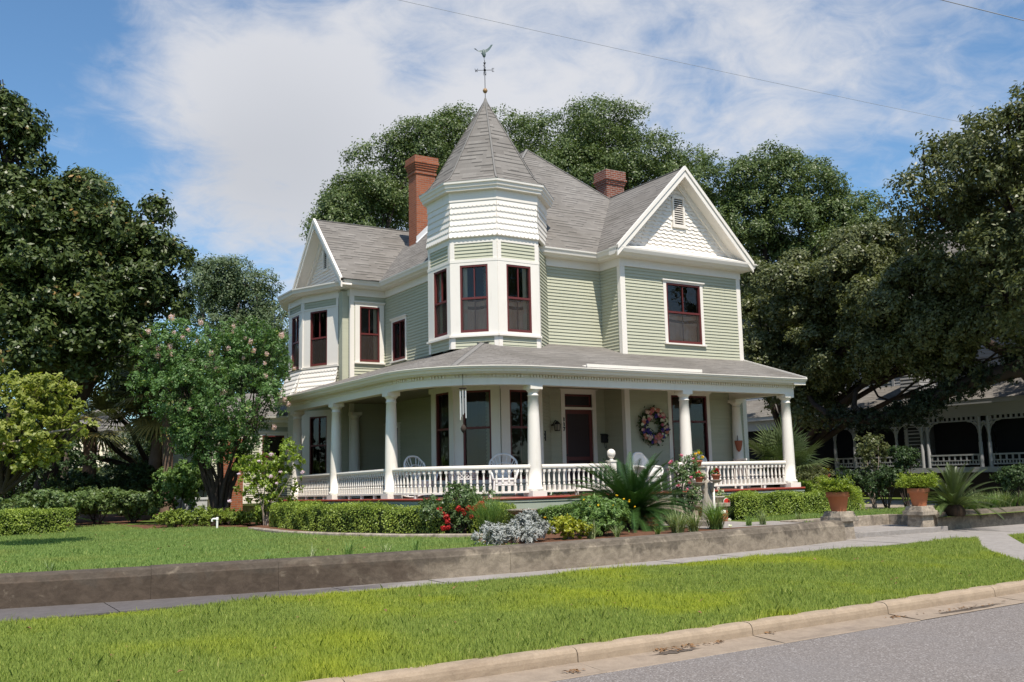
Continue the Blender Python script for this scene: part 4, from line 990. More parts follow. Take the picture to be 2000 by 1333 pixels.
def leaf_geo(P, N, L, W, D=None, fold=.0):
    n = len(P); N = unit(N)
    if D is None: D = rg.normal(size=(n, 3))
    D = unit(D-(D*N).sum(1)[:, None]*N); S = np.cross(N, D)
    L = L*(rg.uniform(.7, 1.25, n))[:, None]; W = W*(rg.uniform(.75, 1.2, n))[:, None]
    a = P-D*L*.5; b = P+S*W*.5+N*fold*W; c = P+D*L*.5; d = P-S*W*.5+N*fold*W
    V = np.stack([a, b, c, d], 1).reshape(-1, 3); F = np.arange(4*n).reshape(-1, 4)
    return V, F
def crown_pts(lobes, n, clump, fill=.55, flat=.75, zmin=None):
    """lobes: rows cx cy cz rx ry rz. Each carries rounded sub-crowns, each of those leafy tufts; returns points, normals, a number per tuft"""
    Lb = np.array(lobes, float); Lb[:, 3:6] = np.maximum(Lb[:, 3:6]*.6, Lb[:, 3:6]-clump*.55); area = (Lb[:, 3]*Lb[:, 4]*Lb[:, 5])**(2/3.); pr = area/area.sum()
    R1 = clump*1.6; k1 = max(len(Lb)*3, min(4000, int(9*area.sum()/R1**2/1.3))); li = rg.choice(len(Lb), k1, p=pr); u1 = unit(rg.normal(size=(k1, 3))+[0, 0, .12])
    rr = fill+(1.02-fill)*rg.random(k1)**.5; c1 = Lb[li, :3]+u1*Lb[li, 3:6]*rr[:, None]; r1 = R1*rg.uniform(.6, 1.25, k1)
    k2 = max(30, int(n/16)); i2 = rg.choice(k1, k2, p=r1**2/(r1**2).sum()); u2 = unit(rg.normal(size=(k2, 3))+u1[i2]*.35+[0, 0, .55])
    c2 = c1[i2]+u2*r1[i2][:, None]*(.72+.34*rg.random(k2))[:, None]*[1, 1, flat]
    i3 = rg.integers(0, k2, n); g = rg.normal(size=(n, 3))*clump*.2; g[:, 2] += np.abs(rg.normal(size=n))*clump*.12
    P = c2[i3]+g; N = u2[i3]*.95+rg.normal(size=(n, 3))*.5+[0, 0, .3]; q = (.55*rg.random(k2)+.45*rg.random(k1)[i2])[i3]
    if zmin is not None: k = P[:, 2] > zmin; P, N, q = P[k], N[k], q[k]
    return P, N, q
def crown(name, lobes, n, L, W, clump, mat, parent, fill=.55, flat=.75, zmin=None):
    P, N, q = crown_pts(lobes, n, clump, fill, flat, zmin); V, F = leaf_geo(P, N, L, W)
    return put(mesh_np(name, V, F, mat, np.clip(.6*rg.random(len(P))+.4*q, 0, 1)), name, parent)
def lobes_px(rows, depth=.9, zsq=1.):
    """rows: px, py, distance, half width px, half height px -> ellipsoids in the place"""
    o = []
    for (x, y, d, hx, hy) in rows:
        c = A(x, y, d); k = d/FPX*1.12; o.append((c.x, c.y, c.z, hx*k, hx*k*depth, hy*k*zsq))
    return o
def limb(m, a, b, r0_, r1, bend=.12, n=5, seed=0, mi=0):
    a, b = Vector(a), Vector(b); R = random.Random(seed); d = b-a; off = Vector((R.uniform(-1, 1), R.uniform(-1, 1), R.uniform(-.2, .8)))*d.length*bend
    pts = [a.lerp(b, t/n)+off*sin(pi*t/n)+Vector((R.uniform(-1, 1), R.uniform(-1, 1), R.uniform(-1, 1)))*d.length*.02*(0 < t < n) for t in range(n+1)]
    m.tube(pts, [r0_+(r1-r0_)*t/n for t in range(n+1)], 8, mi, cap=False); return pts
def tree(name, label, base, lobes, n, L, W, clump, leaf, bark, r=.3, fork=.35, cat='tree', group=None, fill=.55, flat=.75, zmin=None, extra=0):
    T = empty(name, base, label, cat, group); m = MB(); b = Vector(base); cz = sum(l[2] for l in lobes)/len(lobes)
    cx = sum(l[0] for l in lobes)/len(lobes); cy = sum(l[1] for l in lobes)/len(lobes)
    f = b+(Vector((cx, cy, cz))-b)*fork; pts = limb(m, b-Vector((0, 0, .1)), f, r*1.25, r*.8, .03, 5, 1)
    for i, l in enumerate(lobes):
        c = Vector(l[:3])
        p = limb(m, f-Vector((0, 0, .2)), c, r*.5, r*.12, .12, 5, i+2)
        for k in range(3): limb(m, p[3+k % 2], c+Vector((random.uniform(-1, 1)*l[3], random.uniform(-1, 1)*l[4], random.uniform(-.3, .9)*l[5]))*.75, r*.15, r*.04, .15, 4, i*7+k)
    m.build('trunk', bark, T)
    crown('crown', lobes, n, L, W, clump, leaf, T, fill, flat, zmin); return T
random.seed(4)
# ---- trees behind the house
B1 = lobes_px([(640, 425, 52, 50, 55), (690, 385, 52, 55, 50), (760, 345, 54, 60, 75), (840, 300, 55, 80, 65), (905, 300, 56, 80, 65), (690, 440, 53, 60, 45), (780, 420, 54, 60, 60)])
tree('live_oak', 'dense dark live oak rising behind the left gable and the tall brick chimney', (A(760, 640, 54).x, A(760, 640, 54).y, ZY), B1, 80000, .17, .085, .75, L_OAK, BARKD, .45)
B2 = lobes_px([(1325, 325, 57, 48, 46), (1000, 309, 58, 80, 75), (1080, 289, 58, 90, 65), (1170, 279, 57, 95, 70), (1235, 314, 57, 75, 70), (1120, 364, 57, 110, 70), (1280, 374, 57, 70, 70), (960, 354, 58, 60, 60), (1330, 364, 58, 50, 55)])
tree('live_oak', 'broad rounded live oak rising highest behind the turret and the short chimney', (A(1150, 640, 58).x, A(1150, 640, 58).y, ZY), B2, 95000, .17, .085, .75, L_OAK, BARKD, .5)
B3 = lobes_px([(1420, 361, 50, 65, 55), (1500, 371, 50, 80, 58), (1590, 386, 50, 60, 55), (1460, 446, 50, 80, 60), (1560, 466, 50, 80, 55), (1650, 426, 51, 55, 55), (1690, 456, 51, 35, 45), (1380, 436, 51, 50, 80), (1610, 516, 50, 70, 45), (1500, 536, 50, 70, 55)])
tree('live_oak', 'live oak standing behind the front gable with small sky gaps in its crown', (A(1520, 700, 50).x, A(1520, 700, 50).y, ZY), B3, 95000, .16, .08, .6, L_OAK, BARKD, .45, fill=.45)
# ---- big oaks on the right
B4 = lobes_px([(1500, 640, 41, 60, 80), (1580, 590, 40, 90, 75), (1680, 560, 38, 90, 70), (1770, 580, 36, 95, 75), (1860, 610, 35, 75, 70), (1550, 720, 41, 70, 60), (1640, 680, 39, 90, 75), (1740, 670, 37, 90, 65), (1830, 680, 35, 70, 50), (1610, 770, 41, 50, 40), (1700, 500, 39, 90, 50), (1490, 560, 44, 50, 60), (1900, 560, 35, 60, 60), (1530, 780, 42, 40, 35), (1590, 795, 40, 45, 42), (1885, 720, 35, 45, 28), (1950, 650, 34, 50, 42), (2000, 700, 33.5, 40, 26), (1490, 720, 43, 40, 60)], .8)
T4 = tree('live_oak', 'dusty green live oak spreading low between the house and the shaded white neighbour', (35.0, 33.5, ZY), B4, 260000, .145, .078, .42, L_OAKD, BARKD, .34, .3, fill=.4, zmin=2.7)
B5 = lobes_px([(1855, 345, 33, 80, 75), (1950, 300, 32, 75, 75), (1830, 420, 33, 80, 70), (1930, 410, 32, 95, 80), (2035, 285, 31, 55, 100), (1980, 500, 32, 80, 70), (1800, 480, 34, 50, 50), (1900, 500, 33, 70, 50), (2080, 400, 31, 80, 130), (1960, 590, 32, 60, 50), (2060, 560, 31, 80, 90), (1990, 232, 31, 22, 36)], .8)+[(36, 13.5, 10.5, 5, 4.5, 3), (40.5, 15.5, 11, 5, 5, 3.5), (38.5, 20, 11.5, 4.5, 4, 3), (44, 21, 10, 5, 5, 3.5)]
T5 = tree('live_oak', 'tallest dark live oak leaning in from the right edge above the neighbour', (39.5, 19.5, ZY), B5, 240000, .145, .078, .42, L_OAKD, BARKD, .5, .4, fill=.45)
# vine-hung limb of the right oak
m = MB(); pts = [A(1625, 815, 38), A(1700, 822, 37), A(1770, 805, 36), A(1830, 775, 35.5), A(1900, 745, 35), A(2010, 715, 34)]
m.tube(pts, [.12, .15, .18, .2, .24, .3], 9); m.tube([A(1700, 822, 37), A(1668, 795, 37.5), A(1672, 762, 38), A(1700, 748, 38.5)], [.14, .11, .09, .06], 7); m.tube([A(1700, 748, 38.5), A(1715, 775, 38), A(1760, 790, 37)], [.05, .04, .02], 6)
m.tube([A(1625, 815, 38), A(1590, 790, 39), A(1560, 745, 40)], [.14, .1, .06], 7); m.tube([A(2010, 715, 34), (36.5, 20.2, 4.2), (39.5, 19.5, 3.2)], [.4, .42, .45], 9); m.build('limb', BARKD, T4)
lb = []
for a, b in zip(pts, pts[1:]):
    for t in (0, .25, .5, .75): c = a.lerp(b, t); lb.append((c.x, c.y, c.z-.05, .5, .5, .42))
lb += [(*A(1815, 805, 35.5), .5, .5, .4), (*A(1790, 812, 35.6), .4, .4, .4)]
crown('hanging_vine', lb, 30000, .08, .045, .16, L_MOSS, T4, .5, .9)
# ---- left side trees
B6 = lobes_px([(60, 470, 33, 110, 100), (150, 450, 33, 80, 80), (25, 420, 33, 60, 60), (200, 500, 33, 90, 80), (280, 520, 33, 70, 80), (100, 570, 33, 110, 90), (230, 600, 33, 100, 75), (-40, 350, 33, 80, 150), (-10, 240, 33, 25, 70), (305, 430, 33, 24, 45), (335, 480, 33, 18, 25), (345, 535, 33, 28, 30), (30, 650, 33, 110, 80), (160, 680, 33, 90, 60), (-5, 165, 33, 22, 30), (325, 585, 33, 38, 42)], .85)
tree('magnolia', 'large glossy southern magnolia with brown leaf undersides at the left edge', (A(95, 900, 36).x, A(95, 900, 36).y, ZY), B6, 130000, .19, .09, .46, L_MAG, BARKD, .35, .35, fill=.5)
B7 = lobes_px([(60, 420, 44, 60, 60), (150, 425, 44, 80, 62), (205, 435, 44, 40, 70), (110, 470, 44, 90, 60)])
tree('oak', 'light green oak showing just above the big magnolia on the left', (A(130, 880, 44).x, A(130, 880, 44).y, ZY), B7, 32000, .15, .075, .5, L_OAK, BARK, .3)
B8 = lobes_px([(410, 560, 60, 45, 40), (470, 555, 60, 48, 38), (500, 590, 60, 38, 40), (420, 620, 60, 55, 45), (545, 620, 58, 35, 45), (480, 650, 60, 60, 45), (550, 680, 58, 30, 40), (385, 560, 60, 22, 40)])
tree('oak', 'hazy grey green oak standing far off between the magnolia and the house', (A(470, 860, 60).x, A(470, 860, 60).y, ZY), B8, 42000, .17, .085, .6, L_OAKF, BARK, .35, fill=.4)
B9 = lobes_px([(240, 720, 40, 80, 60), (330, 760, 41, 80, 70), (440, 760, 43, 80, 70), (530, 750, 44, 50, 60), (120, 720, 39, 50, 45), (40, 760, 38, 60, 60), (-20, 800, 38, 60, 80)])
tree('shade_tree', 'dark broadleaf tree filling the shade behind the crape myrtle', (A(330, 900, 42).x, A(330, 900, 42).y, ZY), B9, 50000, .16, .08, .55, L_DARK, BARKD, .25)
# crape myrtle: many stems, pink panicles
cb = A(432, 1000, 29.6); cb.z = ZY
T = empty('crape_myrtle', cb, 'multi stemmed crape myrtle with pale pink flower clusters left of the porch', 'tree')
CL = lobes_px([(330, 700, 29.5, 62, 52), (420, 690, 29.5, 75, 55), (500, 700, 29.5, 62, 58), (370, 770, 29, 75, 55), (460, 780, 29, 80, 60), (530, 760, 29.5, 38, 45), (310, 760, 29.5, 45, 45), (400, 840, 29.3, 75, 45), (480, 840, 29.5, 55, 40), (350, 655, 29.5, 28, 28), (440, 660, 29.6, 30, 28), (530, 690, 29.6, 30, 45), (425, 880, 29.5, 60, 34), (370, 855, 29.3, 40, 36), (485, 885, 29.4, 36, 30)], .95)
m = MB()
for i, l in enumerate(CL):
    q = 2*pi*i/len(CL); s = cb+Vector((.13*cos(q), .13*sin(q), -.05)); mid = cb+Vector((l[0]-cb.x, l[1]-cb.y, 0))*.28+Vector((0, 0, 1.3))
    p1 = limb(m, s, mid, .075, .05, .05, 4, i); limb(m, mid, l[:3], .05, .012, .08, 5, i+50)
    for k in range(3): limb(m, Vector(mid).lerp(Vector(l[:3]), .5), Vector(l[:3])+Vector((random.uniform(-1, 1)*l[3], random.uniform(-1, 1)*l[4], random.uniform(.2, 1)*l[5])), .02, .006, .1, 4, i*5+k)
m.lathe([(.3, 0), (.22, .25), (.2, .5)], cb, 10); m.build('trunk', BARKD, T)
crown('crown', CL, 52000, .085, .042, .2, L_CRAPE, T, .35, .8)
P, N, q = crown_pts(CL, 1, .1)
spr = []                                                          # long arching sprays that stick out of the crown
for (x, y) in ((285, 690), (262, 715), (310, 655), (350, 640), (395, 640), (450, 640), (480, 655), (515, 665), (545, 650), (552, 690), (556, 730), (275, 745), (555, 765), (430, 650), (500, 690), (340, 690), (545, 800), (300, 810)):
    a = A(x, y, 29.2+random.uniform(-.6, .4)); c = Vector((cb.x, cb.y, a.z-.6)); d = (a-c).normalized(); s0 = a-d*.9
    for i in range(60): t = random.random(); spr.append((s0.lerp(a, t)+Vector((0, 0, .12*sin(pi*t))), d))
SP = np.array([list(p) for p, d in spr])+rg.normal(size=(len(spr), 3))*.035; SD = np.array([list(d) for p, d in spr])+rg.normal(size=(len(spr), 3))*.7
V, F = leaf_geo(SP, rg.normal(size=(len(spr), 3))*.5+[0, 0, 1], .11, .055, SD); put(mesh_np('spray', V, F, L_CRAPE, rg.random(len(spr))), 'spray', T)
def blossom_mesh(name, r, n, s, mat, tall=1.):
    u = unit(rg.normal(size=(n, 3)))*(rg.random(n)**.35)[:, None]*[r, r, r*tall]; V, F = leaf_geo(u, unit(u+1e-6)+rg.normal(size=(n, 3))*.4, s, s*.8)
    return mesh_np(name, V, F, mat, rg.random(n))
def blooms(me, pts, parent, name='flower_cluster', smin=.7, smax=1.25):
    for p in pts:
        o = put(me, name, parent); o.location = p; k = random.uniform(smin, smax); o.scale = (k, k, k); o.rotation_euler = (random.uniform(-.4, .4), random.uniform(-.4, .4), random.uniform(0, 6))
PK = blossom_mesh('flower_cluster', .12, 90, .06, P_PINK, 1.3)
blooms(PK, [A(x, y, 28.9) for x, y in ((335, 620), (290, 648), (340, 650), (368, 645), (310, 680), (308, 695), (332, 678), (357, 660), (336, 692), (392, 630), (455, 638), (446, 680), (400, 715), (375, 705), (425, 722), (453, 648), (490, 668), (495, 685), (478, 660), (521, 692), (550, 655), (518, 735), (517, 710), (564, 790), (545, 772), (370, 800), (396, 810), (430, 770), (437, 765), (340, 745), (556, 780), (575, 720), (535, 835), (475, 700), (412, 690), (385, 668))], T, 'flower_cluster', .45, .85)
# yellow-green dogwood at the left edge
db = A(-60, 1000, 23.5); db.z = ZY
T = tree('dogwood', 'yellow green dogwood with a pale branch reaching in from the left edge', tuple(db), lobes_px([(20, 790, 22.5, 70, 32), (90, 760, 22.5, 55, 28), (60, 845, 22.3, 70, 32), (135, 830, 22.2, 38, 20), (-20, 870, 22.5, 60, 40), (30, 760, 22.8, 30, 22), (100, 745, 22.6, 30, 12), (165, 832, 22, 22, 12), (90, 880, 22.3, 40, 18), (60, 905, 22.3, 45, 12), (110, 800, 22.4, 40, 20)], .9), 10500, .10, .058, .15, L_DOG, BARKD, .11, .5, fill=.3, flat=.5)
m = MB(); m.tube([A(-30, 875, 22.6), A(45, 862, 22), A(80, 850, 22), A(108, 843, 22), A(150, 838, 22)], [.05, .04, .035, .025, .012], 6); m.build('branch', PALE, T)
# the tree-lined far side of the street, behind the viewer: it darkens the porch and stands in the window glass
WL = [(x+R_.uniform(-2, 2), y, z, 7.5, 5, h) for R_ in (random.Random(8),) for x, y, z, h in ((-34, -27, 9, 7.5), (-22, -30, 11, 9), (-11, -26, 9.5, 7.5), (0, -31, 12, 9.5), (11, -27, 10, 8), (22, -30, 11.5, 9), (33, -27, 9, 8), (45, -29, 11, 9))]
WL += [(x, -26, 3.2, 7, 3, 3.2) for x in (-30, -18, -6, 6, 18, 30, 42)]
crown('far_wood', WL, 60000, .5, .28, 1.5, L_OAK, None)['kind'] = 'stuff'
# treeline closing the view far behind the lots
rr_ = random.Random(12); FW = []
for k in range(46):
    q = radians(8+118*k/45); d = rr_.uniform(95, 118); h = rr_.uniform(3.2, 4.6); FW.append((d*cos(q), d*sin(q), ZY+h*.9, 5.5, 5.5, h))
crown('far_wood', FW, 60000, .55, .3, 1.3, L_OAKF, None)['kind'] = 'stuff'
# ---------------------------------------------------------------- hedges and shrubs
def boxhedge(name, label, path, wd, ht, n, leaf, L=.05, cat='hedge', group=None, z0=ZY, rough=.1, lump=.0):
    """leafy clipped hedge along a plan path"""
    P = [Vector(p) for p in path]; seg = np.array([(b-a).length for a, b in zip(P, P[1:])]); cs = np.concatenate([[0], np.cumsum(seg)]); LL = cs[-1]
    root = empty(name, (P[0].x, P[0].y, z0), label, cat, group)
    pa = np.array([list(p) for p in P])
    def along(s):
        i = np.clip(np.searchsorted(cs, s, 'right')-1, 0, len(seg)-1); t = (s-cs[i])/seg[i]; d = unit(pa[i+1]-pa[i]); return pa[i]+(pa[i+1]-pa[i])*t[:, None], np.stack([d[:, 1], -d[:, 0]], 1), d
    s = rg.random(n)*(LL+wd*.6)-wd*.3; endf = np.clip(np.maximum(-s, s-LL)/(wd*.3), 0, 1); c, nn, d = along(np.clip(s, 0, LL))
    per = wd+2*ht; k = rg.random(n)*per; side = np.where(k < ht, -1, np.where(k < ht+wd, 0, 1)); z = np.where(side == 0, ht, np.where(side < 0, k, k-ht-wd)); off = np.where(side == 0, k-ht-wd/2, side*wd/2)
    r = .18*np.minimum(1, (rg.random(n))); off = off*(1-.0*r); ins = np.abs(rg.normal(size=n))*.06
    off = off-np.sign(off)*ins*(side != 0); z = z-ins*(side == 0)
    e = np.maximum(0, z-ht+.12)/.12; off *= 1-.10*e**2
    ph = np.sin(s*5.3)*np.cos(s*2.1+off*4+z*7)
    off = off*(1+rough*ph)*(1-.35*endf**2); z = z*(1+rough*.7*np.sin(s*3.7+off*6)+lump*np.sin(s*1.9))+rg.normal(size=n)*.018
    s2 = np.clip(-s, 0, None)*-1+np.clip(s-LL, 0, None)
    PT = np.stack([c[:, 0]+nn[:, 0]*off+d[:, 0]*s2, c[:, 1]+nn[:, 1]*off+d[:, 1]*s2, z0+np.maximum(.01, z)], 1)
    N = np.stack([nn[:, 0]*side, nn[:, 1]*side, (side == 0)*1.+.3], 1)+rg.normal(size=(n, 3))*.6
    V, F = leaf_geo(PT, N, L, L*.6); put(mesh_np('foliage', V, F, leaf, np.clip(.6*rg.random(n)+.25+.2*ph, 0, 1)), 'foliage', root)
    m = MB(); w = wd/2*.8; m.sweep(path, [(-w, z0), (-w, z0+ht*.8), (-w*.6, z0+ht*.9), (w*.6, z0+ht*.9), (w, z0+ht*.8), (w, z0)]); m.build('twig_core', HEDGECORE, root); return root  # solid dark core added inside to block light, in place of twigs
HEDGECORE = paint('hedge_core', (.022, .034, .012), .95, .4, 9., None, .05)
def shrub(name, label, c, r, n, leaf, L, W, cl=.1, cat='shrub', group=None, fill=.35, stems=6, bark=BARKD, flat=.8, lobes=None, D=None):
    c = Vector(c); root = empty(name, c, label, cat, group)
    lb = lobes or [(c.x+r[0]*.45*cos(q), c.y+r[1]*.45*sin(q), c.z+r[2]*(.85+.25*sin(q*2.3)), r[0]*.62, r[1]*.62, r[2]*.8) for q in (0.3, 1.6, 2.8, 4.1, 5.3)]+[(c.x, c.y, c.z+r[2]*1.15, r[0]*.6, r[1]*.6, r[2]*.7)]
    crown('foliage', lb, n, L, W, cl, leaf, root, fill, flat, c.z+.01)
    if stems:
        m = MB()
        for i in range(stems): l = lb[i % len(lb)]; limb(m, c+Vector((random.uniform(-.05, .05), random.uniform(-.05, .05), -.02)), (l[0], l[1], l[2]+random.uniform(0, .3)*l[5]), .022, .006, .1, 4, i)
        m.build('stem', bark, root)
    return root
def gz(x, y, dz=0): p = G(x, y, ZY); return Vector((p.x, p.y, ZY+dz))
boxhedge('boxwood_hedge', 'long clipped boxwood hedge below the curved left side of the porch', [(8.75, 25.6), (8.75, 22.3), (9.35, 20.2), (10.2, 18.85), (11.0, 18.25)], 1.0, .60, 34000, L_BOX, .05, lump=.07)
boxhedge('boxwood_hedge', 'clipped boxwood hedge below the front right end of the porch', [(17.75, 18.15), (20.0, 18.35), (22.6, 18.55)], .85, .62, 24000, L_BOX, .05, lump=.05)
boxhedge('boxwood_hedge', 'boxwood hedge standing alone on the lawn at the left edge of the photo', [(-1.5, 27.0), (1.8, 27.5), (3.45, 28.0)], .9, .6, 22000, L_BOX, .055, lump=.05)
for i, (x, y, r, h, lab) in enumerate([(6.35, 28.1, .55, .5, 'rounded boxwood at the left end of the low row under the crape myrtle'), (7.1, 27.9, .62, .55, 'largest rounded boxwood left of the white pipe'), (8.0, 27.9, .45, .42, 'loose low boxwood just right of the white pipe'), (8.6, 27.3, .5, .42, 'ragged dark boxwood beside the left end of the long hedge')]):
    shrub('boxwood_bush', lab, (x, y, ZY), (r, r, h*.52), 5200, L_BOX, .055, .034, .09, 'bush', 'low boxwoods along the lawn edge')
boxhedge('low_hedge', 'low dark green hedge close under the porch floor behind the roses', [(12.3, 18.35), (14.5, 18.45)], .6, .5, 9000, L_GREEN, .05)
# shade shrubs on the left
for i, (x, y, d, hx, hy, lf, lab) in enumerate([(40, 905, 33, 110, 60, L_DARK, 'dark shade shrub behind the yellow green dogwood'), (140, 958, 35, 70, 30, L_DARK, 'dim shrub below the distant cream house'), (258, 945, 36, 50, 45, L_DARK, 'dark shrub mass left of the leaning palm trunk'), (95, 985, 31.5, 90, 24, L_MID, 'low pale leaved shrub just behind the lone hedge'), (190, 985, 33, 50, 25, L_MID, 'pale leaved low shrub right of the lone hedge end'), (262, 990, 33, 40, 22, L_MID, 'small pale shrub at the foot of the leaning palm'), (350, 950, 33, 42, 50, L_GREEN, 'leafy green shrub beside the second palm trunk'), (320, 905, 45, 60, 50, L_DARK, 'dark shrubs between the two palm trunks'), (395, 930, 36, 40, 40, L_DARK, 'dark shrub in front of the grey cooling unit wall'), (255, 900, 46, 55, 60, L_OAKF, 'feathery green bush right of the distant house')]):
    c = A(x, y, d); k = d/FPX; b = Vector((c.x, c.y, ZY))
    lb = [(c.x+k*hx*.5*cos(q), c.y+k*hx*.5*sin(q), max(ZY+.2, c.z+k*hy*.3*sin(q*1.7)), k*hx*.65, k*hx*.6, k*hy*.75) for q in (0, 1.3, 2.6, 3.9, 5.2)]
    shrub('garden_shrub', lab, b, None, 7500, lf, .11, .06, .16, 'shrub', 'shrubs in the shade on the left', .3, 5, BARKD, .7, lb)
for i, (x, d, h) in enumerate([(-20, 47, 2.6), (60, 48, 3.0), (150, 49, 1.2), (225, 50, 2.6), (320, 50, 2.8), (395, 48, 2.6)]):
    c = A(x, 950, d); lb = [(c.x+1.4*cos(q), c.y+.9*sin(q), ZY+h*.5+.5*sin(q*2), 1.5, 1.2, h*.5) for q in (0, 1.5, 3, 4.5)]
    shrub('far_shrub', ['broad dark shrub at the far left end of the background thicket', 'tall dark shrub left of the distant house', 'dark shrub in front of the distant house porch', 'dark shrub right of the distant house', 'dark shrub behind the second palm trunk', 'dark shrub far behind the crape myrtle stems'][i], (c.x, c.y, ZY), None, 5500, L_DARK, .16, .09, .3, 'shrub', 'thicket far behind the lawn', .3, 4, BARKD, .7, lb)
# hibiscus left of the porch
hb = A(520, 1010, 28.0); hb.z = ZY
T = shrub('hibiscus', 'loose yellow green hibiscus with pale lavender flowers at the left porch corner', hb, None, 6500, L_HIB, .08, .055, .14, 'shrub', None, .2, 11, PALE, .8, lobes_px([(520, 910, 28, 36, 26), (560, 900, 27.8, 26, 34), (500, 950, 28, 34, 34), (545, 955, 28, 34, 34), (575, 925, 27.6, 16, 22), (485, 915, 28.2, 22, 22), (530, 985, 28, 30, 22)]))
HB = blossom_mesh('flower', .055, 26, .06, P_LAV, .7); blooms(HB, [A(x, y, 27.4) for x, y in ((530, 888), (548, 922), (591, 923), (467, 926), (528, 931), (449, 979), (506, 901), (541, 944), (560, 880))], T, 'flower', .8, 1.2)
# ---- planted bed in front of the porch
def tuft(name, label, c, n, h, leaf, w=.018, spread=.7, cat='grass clump', group=None, V0=None):
    """strap leaves arching from one crown"""
    h *= 1.35; n = int(n*1.3)
    c = Vector(c); Vs, Fs = [], []; o = 0
    for i in range(n):
        q = random.uniform(0, 2*pi); ln = h*random.uniform(.65, 1.2); sp = spread*random.uniform(.25, 1.1); b = c+Vector((random.uniform(-1, 1), random.uniform(-1, 1), 0))*h*.16
        d = Vector((cos(q), sin(q), 0)); s = Vector((-sin(q), cos(q), 0))*w*.5
        for j in range(5):
            t = j/4; p = b+d*ln*sp*t*(.4+.6*t)+Vector((0, 0, ln*(t-.45*sp*t*t*t))); k = (1-t*.9)*(.7+.6*sin(pi*min(1, t*1.2)))
            Vs += [p-s*k, p+s*k]
        for j in range(4): a = o+2*j; Fs.append((a, a+1, a+3, a+2))
        o += 10
    T = empty(name, c, label, cat, group); put(mesh_np('blades', [list(v) for v in Vs], Fs, leaf, np.repeat(rg.random(n), 4)), 'blades', T); return T
RB = gz(905, 1046)
T = shrub('red_rose_bush', 'red rose bush at the left end of the planted bed in front of the hedge', RB, None, 7000, L_ROSE, .06, .038, .12, 'rose bush', None, .25, 9, BARKD, .8, [(RB.x-.55, RB.y+.3, ZY+.45, .35, .35, .35), (RB.x, RB.y, ZY+.5, .45, .4, .45), (RB.x+.35, RB.y+.1, ZY+.6, .4, .35, .4), (RB.x-.15, RB.y-.1, ZY+.25, .35, .3, .25), (RB.x+.1, RB.y+.5, ZY+.75, .35, .3, .3)])
RD = blossom_mesh('flower_cluster', .055, 50, .045, P_RED, .9)
dR = hypot(RB.x, RB.y)-.35
blooms(RD, [A(x, y, dR) for x, y in ((858, 996), (866, 1004), (872, 1010), (904, 997), (906, 1003), (932, 990), (938, 985), (944, 990), (927, 994), (921, 1010), (935, 1010), (866, 1032), (875, 1031), (895, 994), (943, 983), (873, 1018), (915, 993), (950, 995))], T, 'flower_cluster', .7, 1.3)
tuft('fountain_grass', 'soft green fountain grass between the red roses and the silver shrub', gz(958, 1049), 520, .72, L_GREEN, .012, .75)
SB = gz(1000, 1064); s2 = gz(1040, 1060)
shrub('silver_shrub', 'mounded silver leaved shrub spilling onto the low wall', SB, None, 11000, L_SILVER, .07, .022, .09, 'shrub', None, .3, 8, PALE, .9, [(SB.x-.45, SB.y+.05, ZY+.12, .32, .28, .16), (SB.x-.12, SB.y+.1, ZY+.18, .32, .3, .18), (s2.x-.05, s2.y+.15, ZY+.32, .28, .26, .2), (s2.x+.12, s2.y+.08, ZY+.18, .3, .27, .2), (SB.x+.15, SB.y-.1, ZY+.12, .33, .26, .14), (s2.x+.02, s2.y+.2, ZY+.44, .13, .13, .09), (SB.x-.25, SB.y+.1, ZY+.3, .08, .08, .08)])
LB = gz(1110, 1056)
shrub('lime_shrub', 'bright lime yellow shrub right of the silver shrub', LB+Vector((.1, .15, 0)), (.4, .38, .22), 3400, L_LIME, .06, .04, .08, 'shrub', None, .25, 6, PALE)
DB = gz(1185, 1050)+Vector((.15, .4, 0))
T = shrub('daisy_bush', 'full green bush dotted with small yellow daisies', DB, (.68, .6, .40), 11500, L_GREEN, .085, .026, .11, 'shrub', None, .3, 9)
YD = blossom_mesh('flower', .022, 20, .026, P_YEL, .5); dD = hypot(DB.x, DB.y)-.3
blooms(YD, [A(x, y, dD) for x, y in ((1169, 987), (1218, 975), (1229, 980), (1197, 987), (1153, 990), (1140, 977), (1229, 977), (1205, 968), (1064, 1011), (1240, 990))], T, 'flower', .8, 1.3)
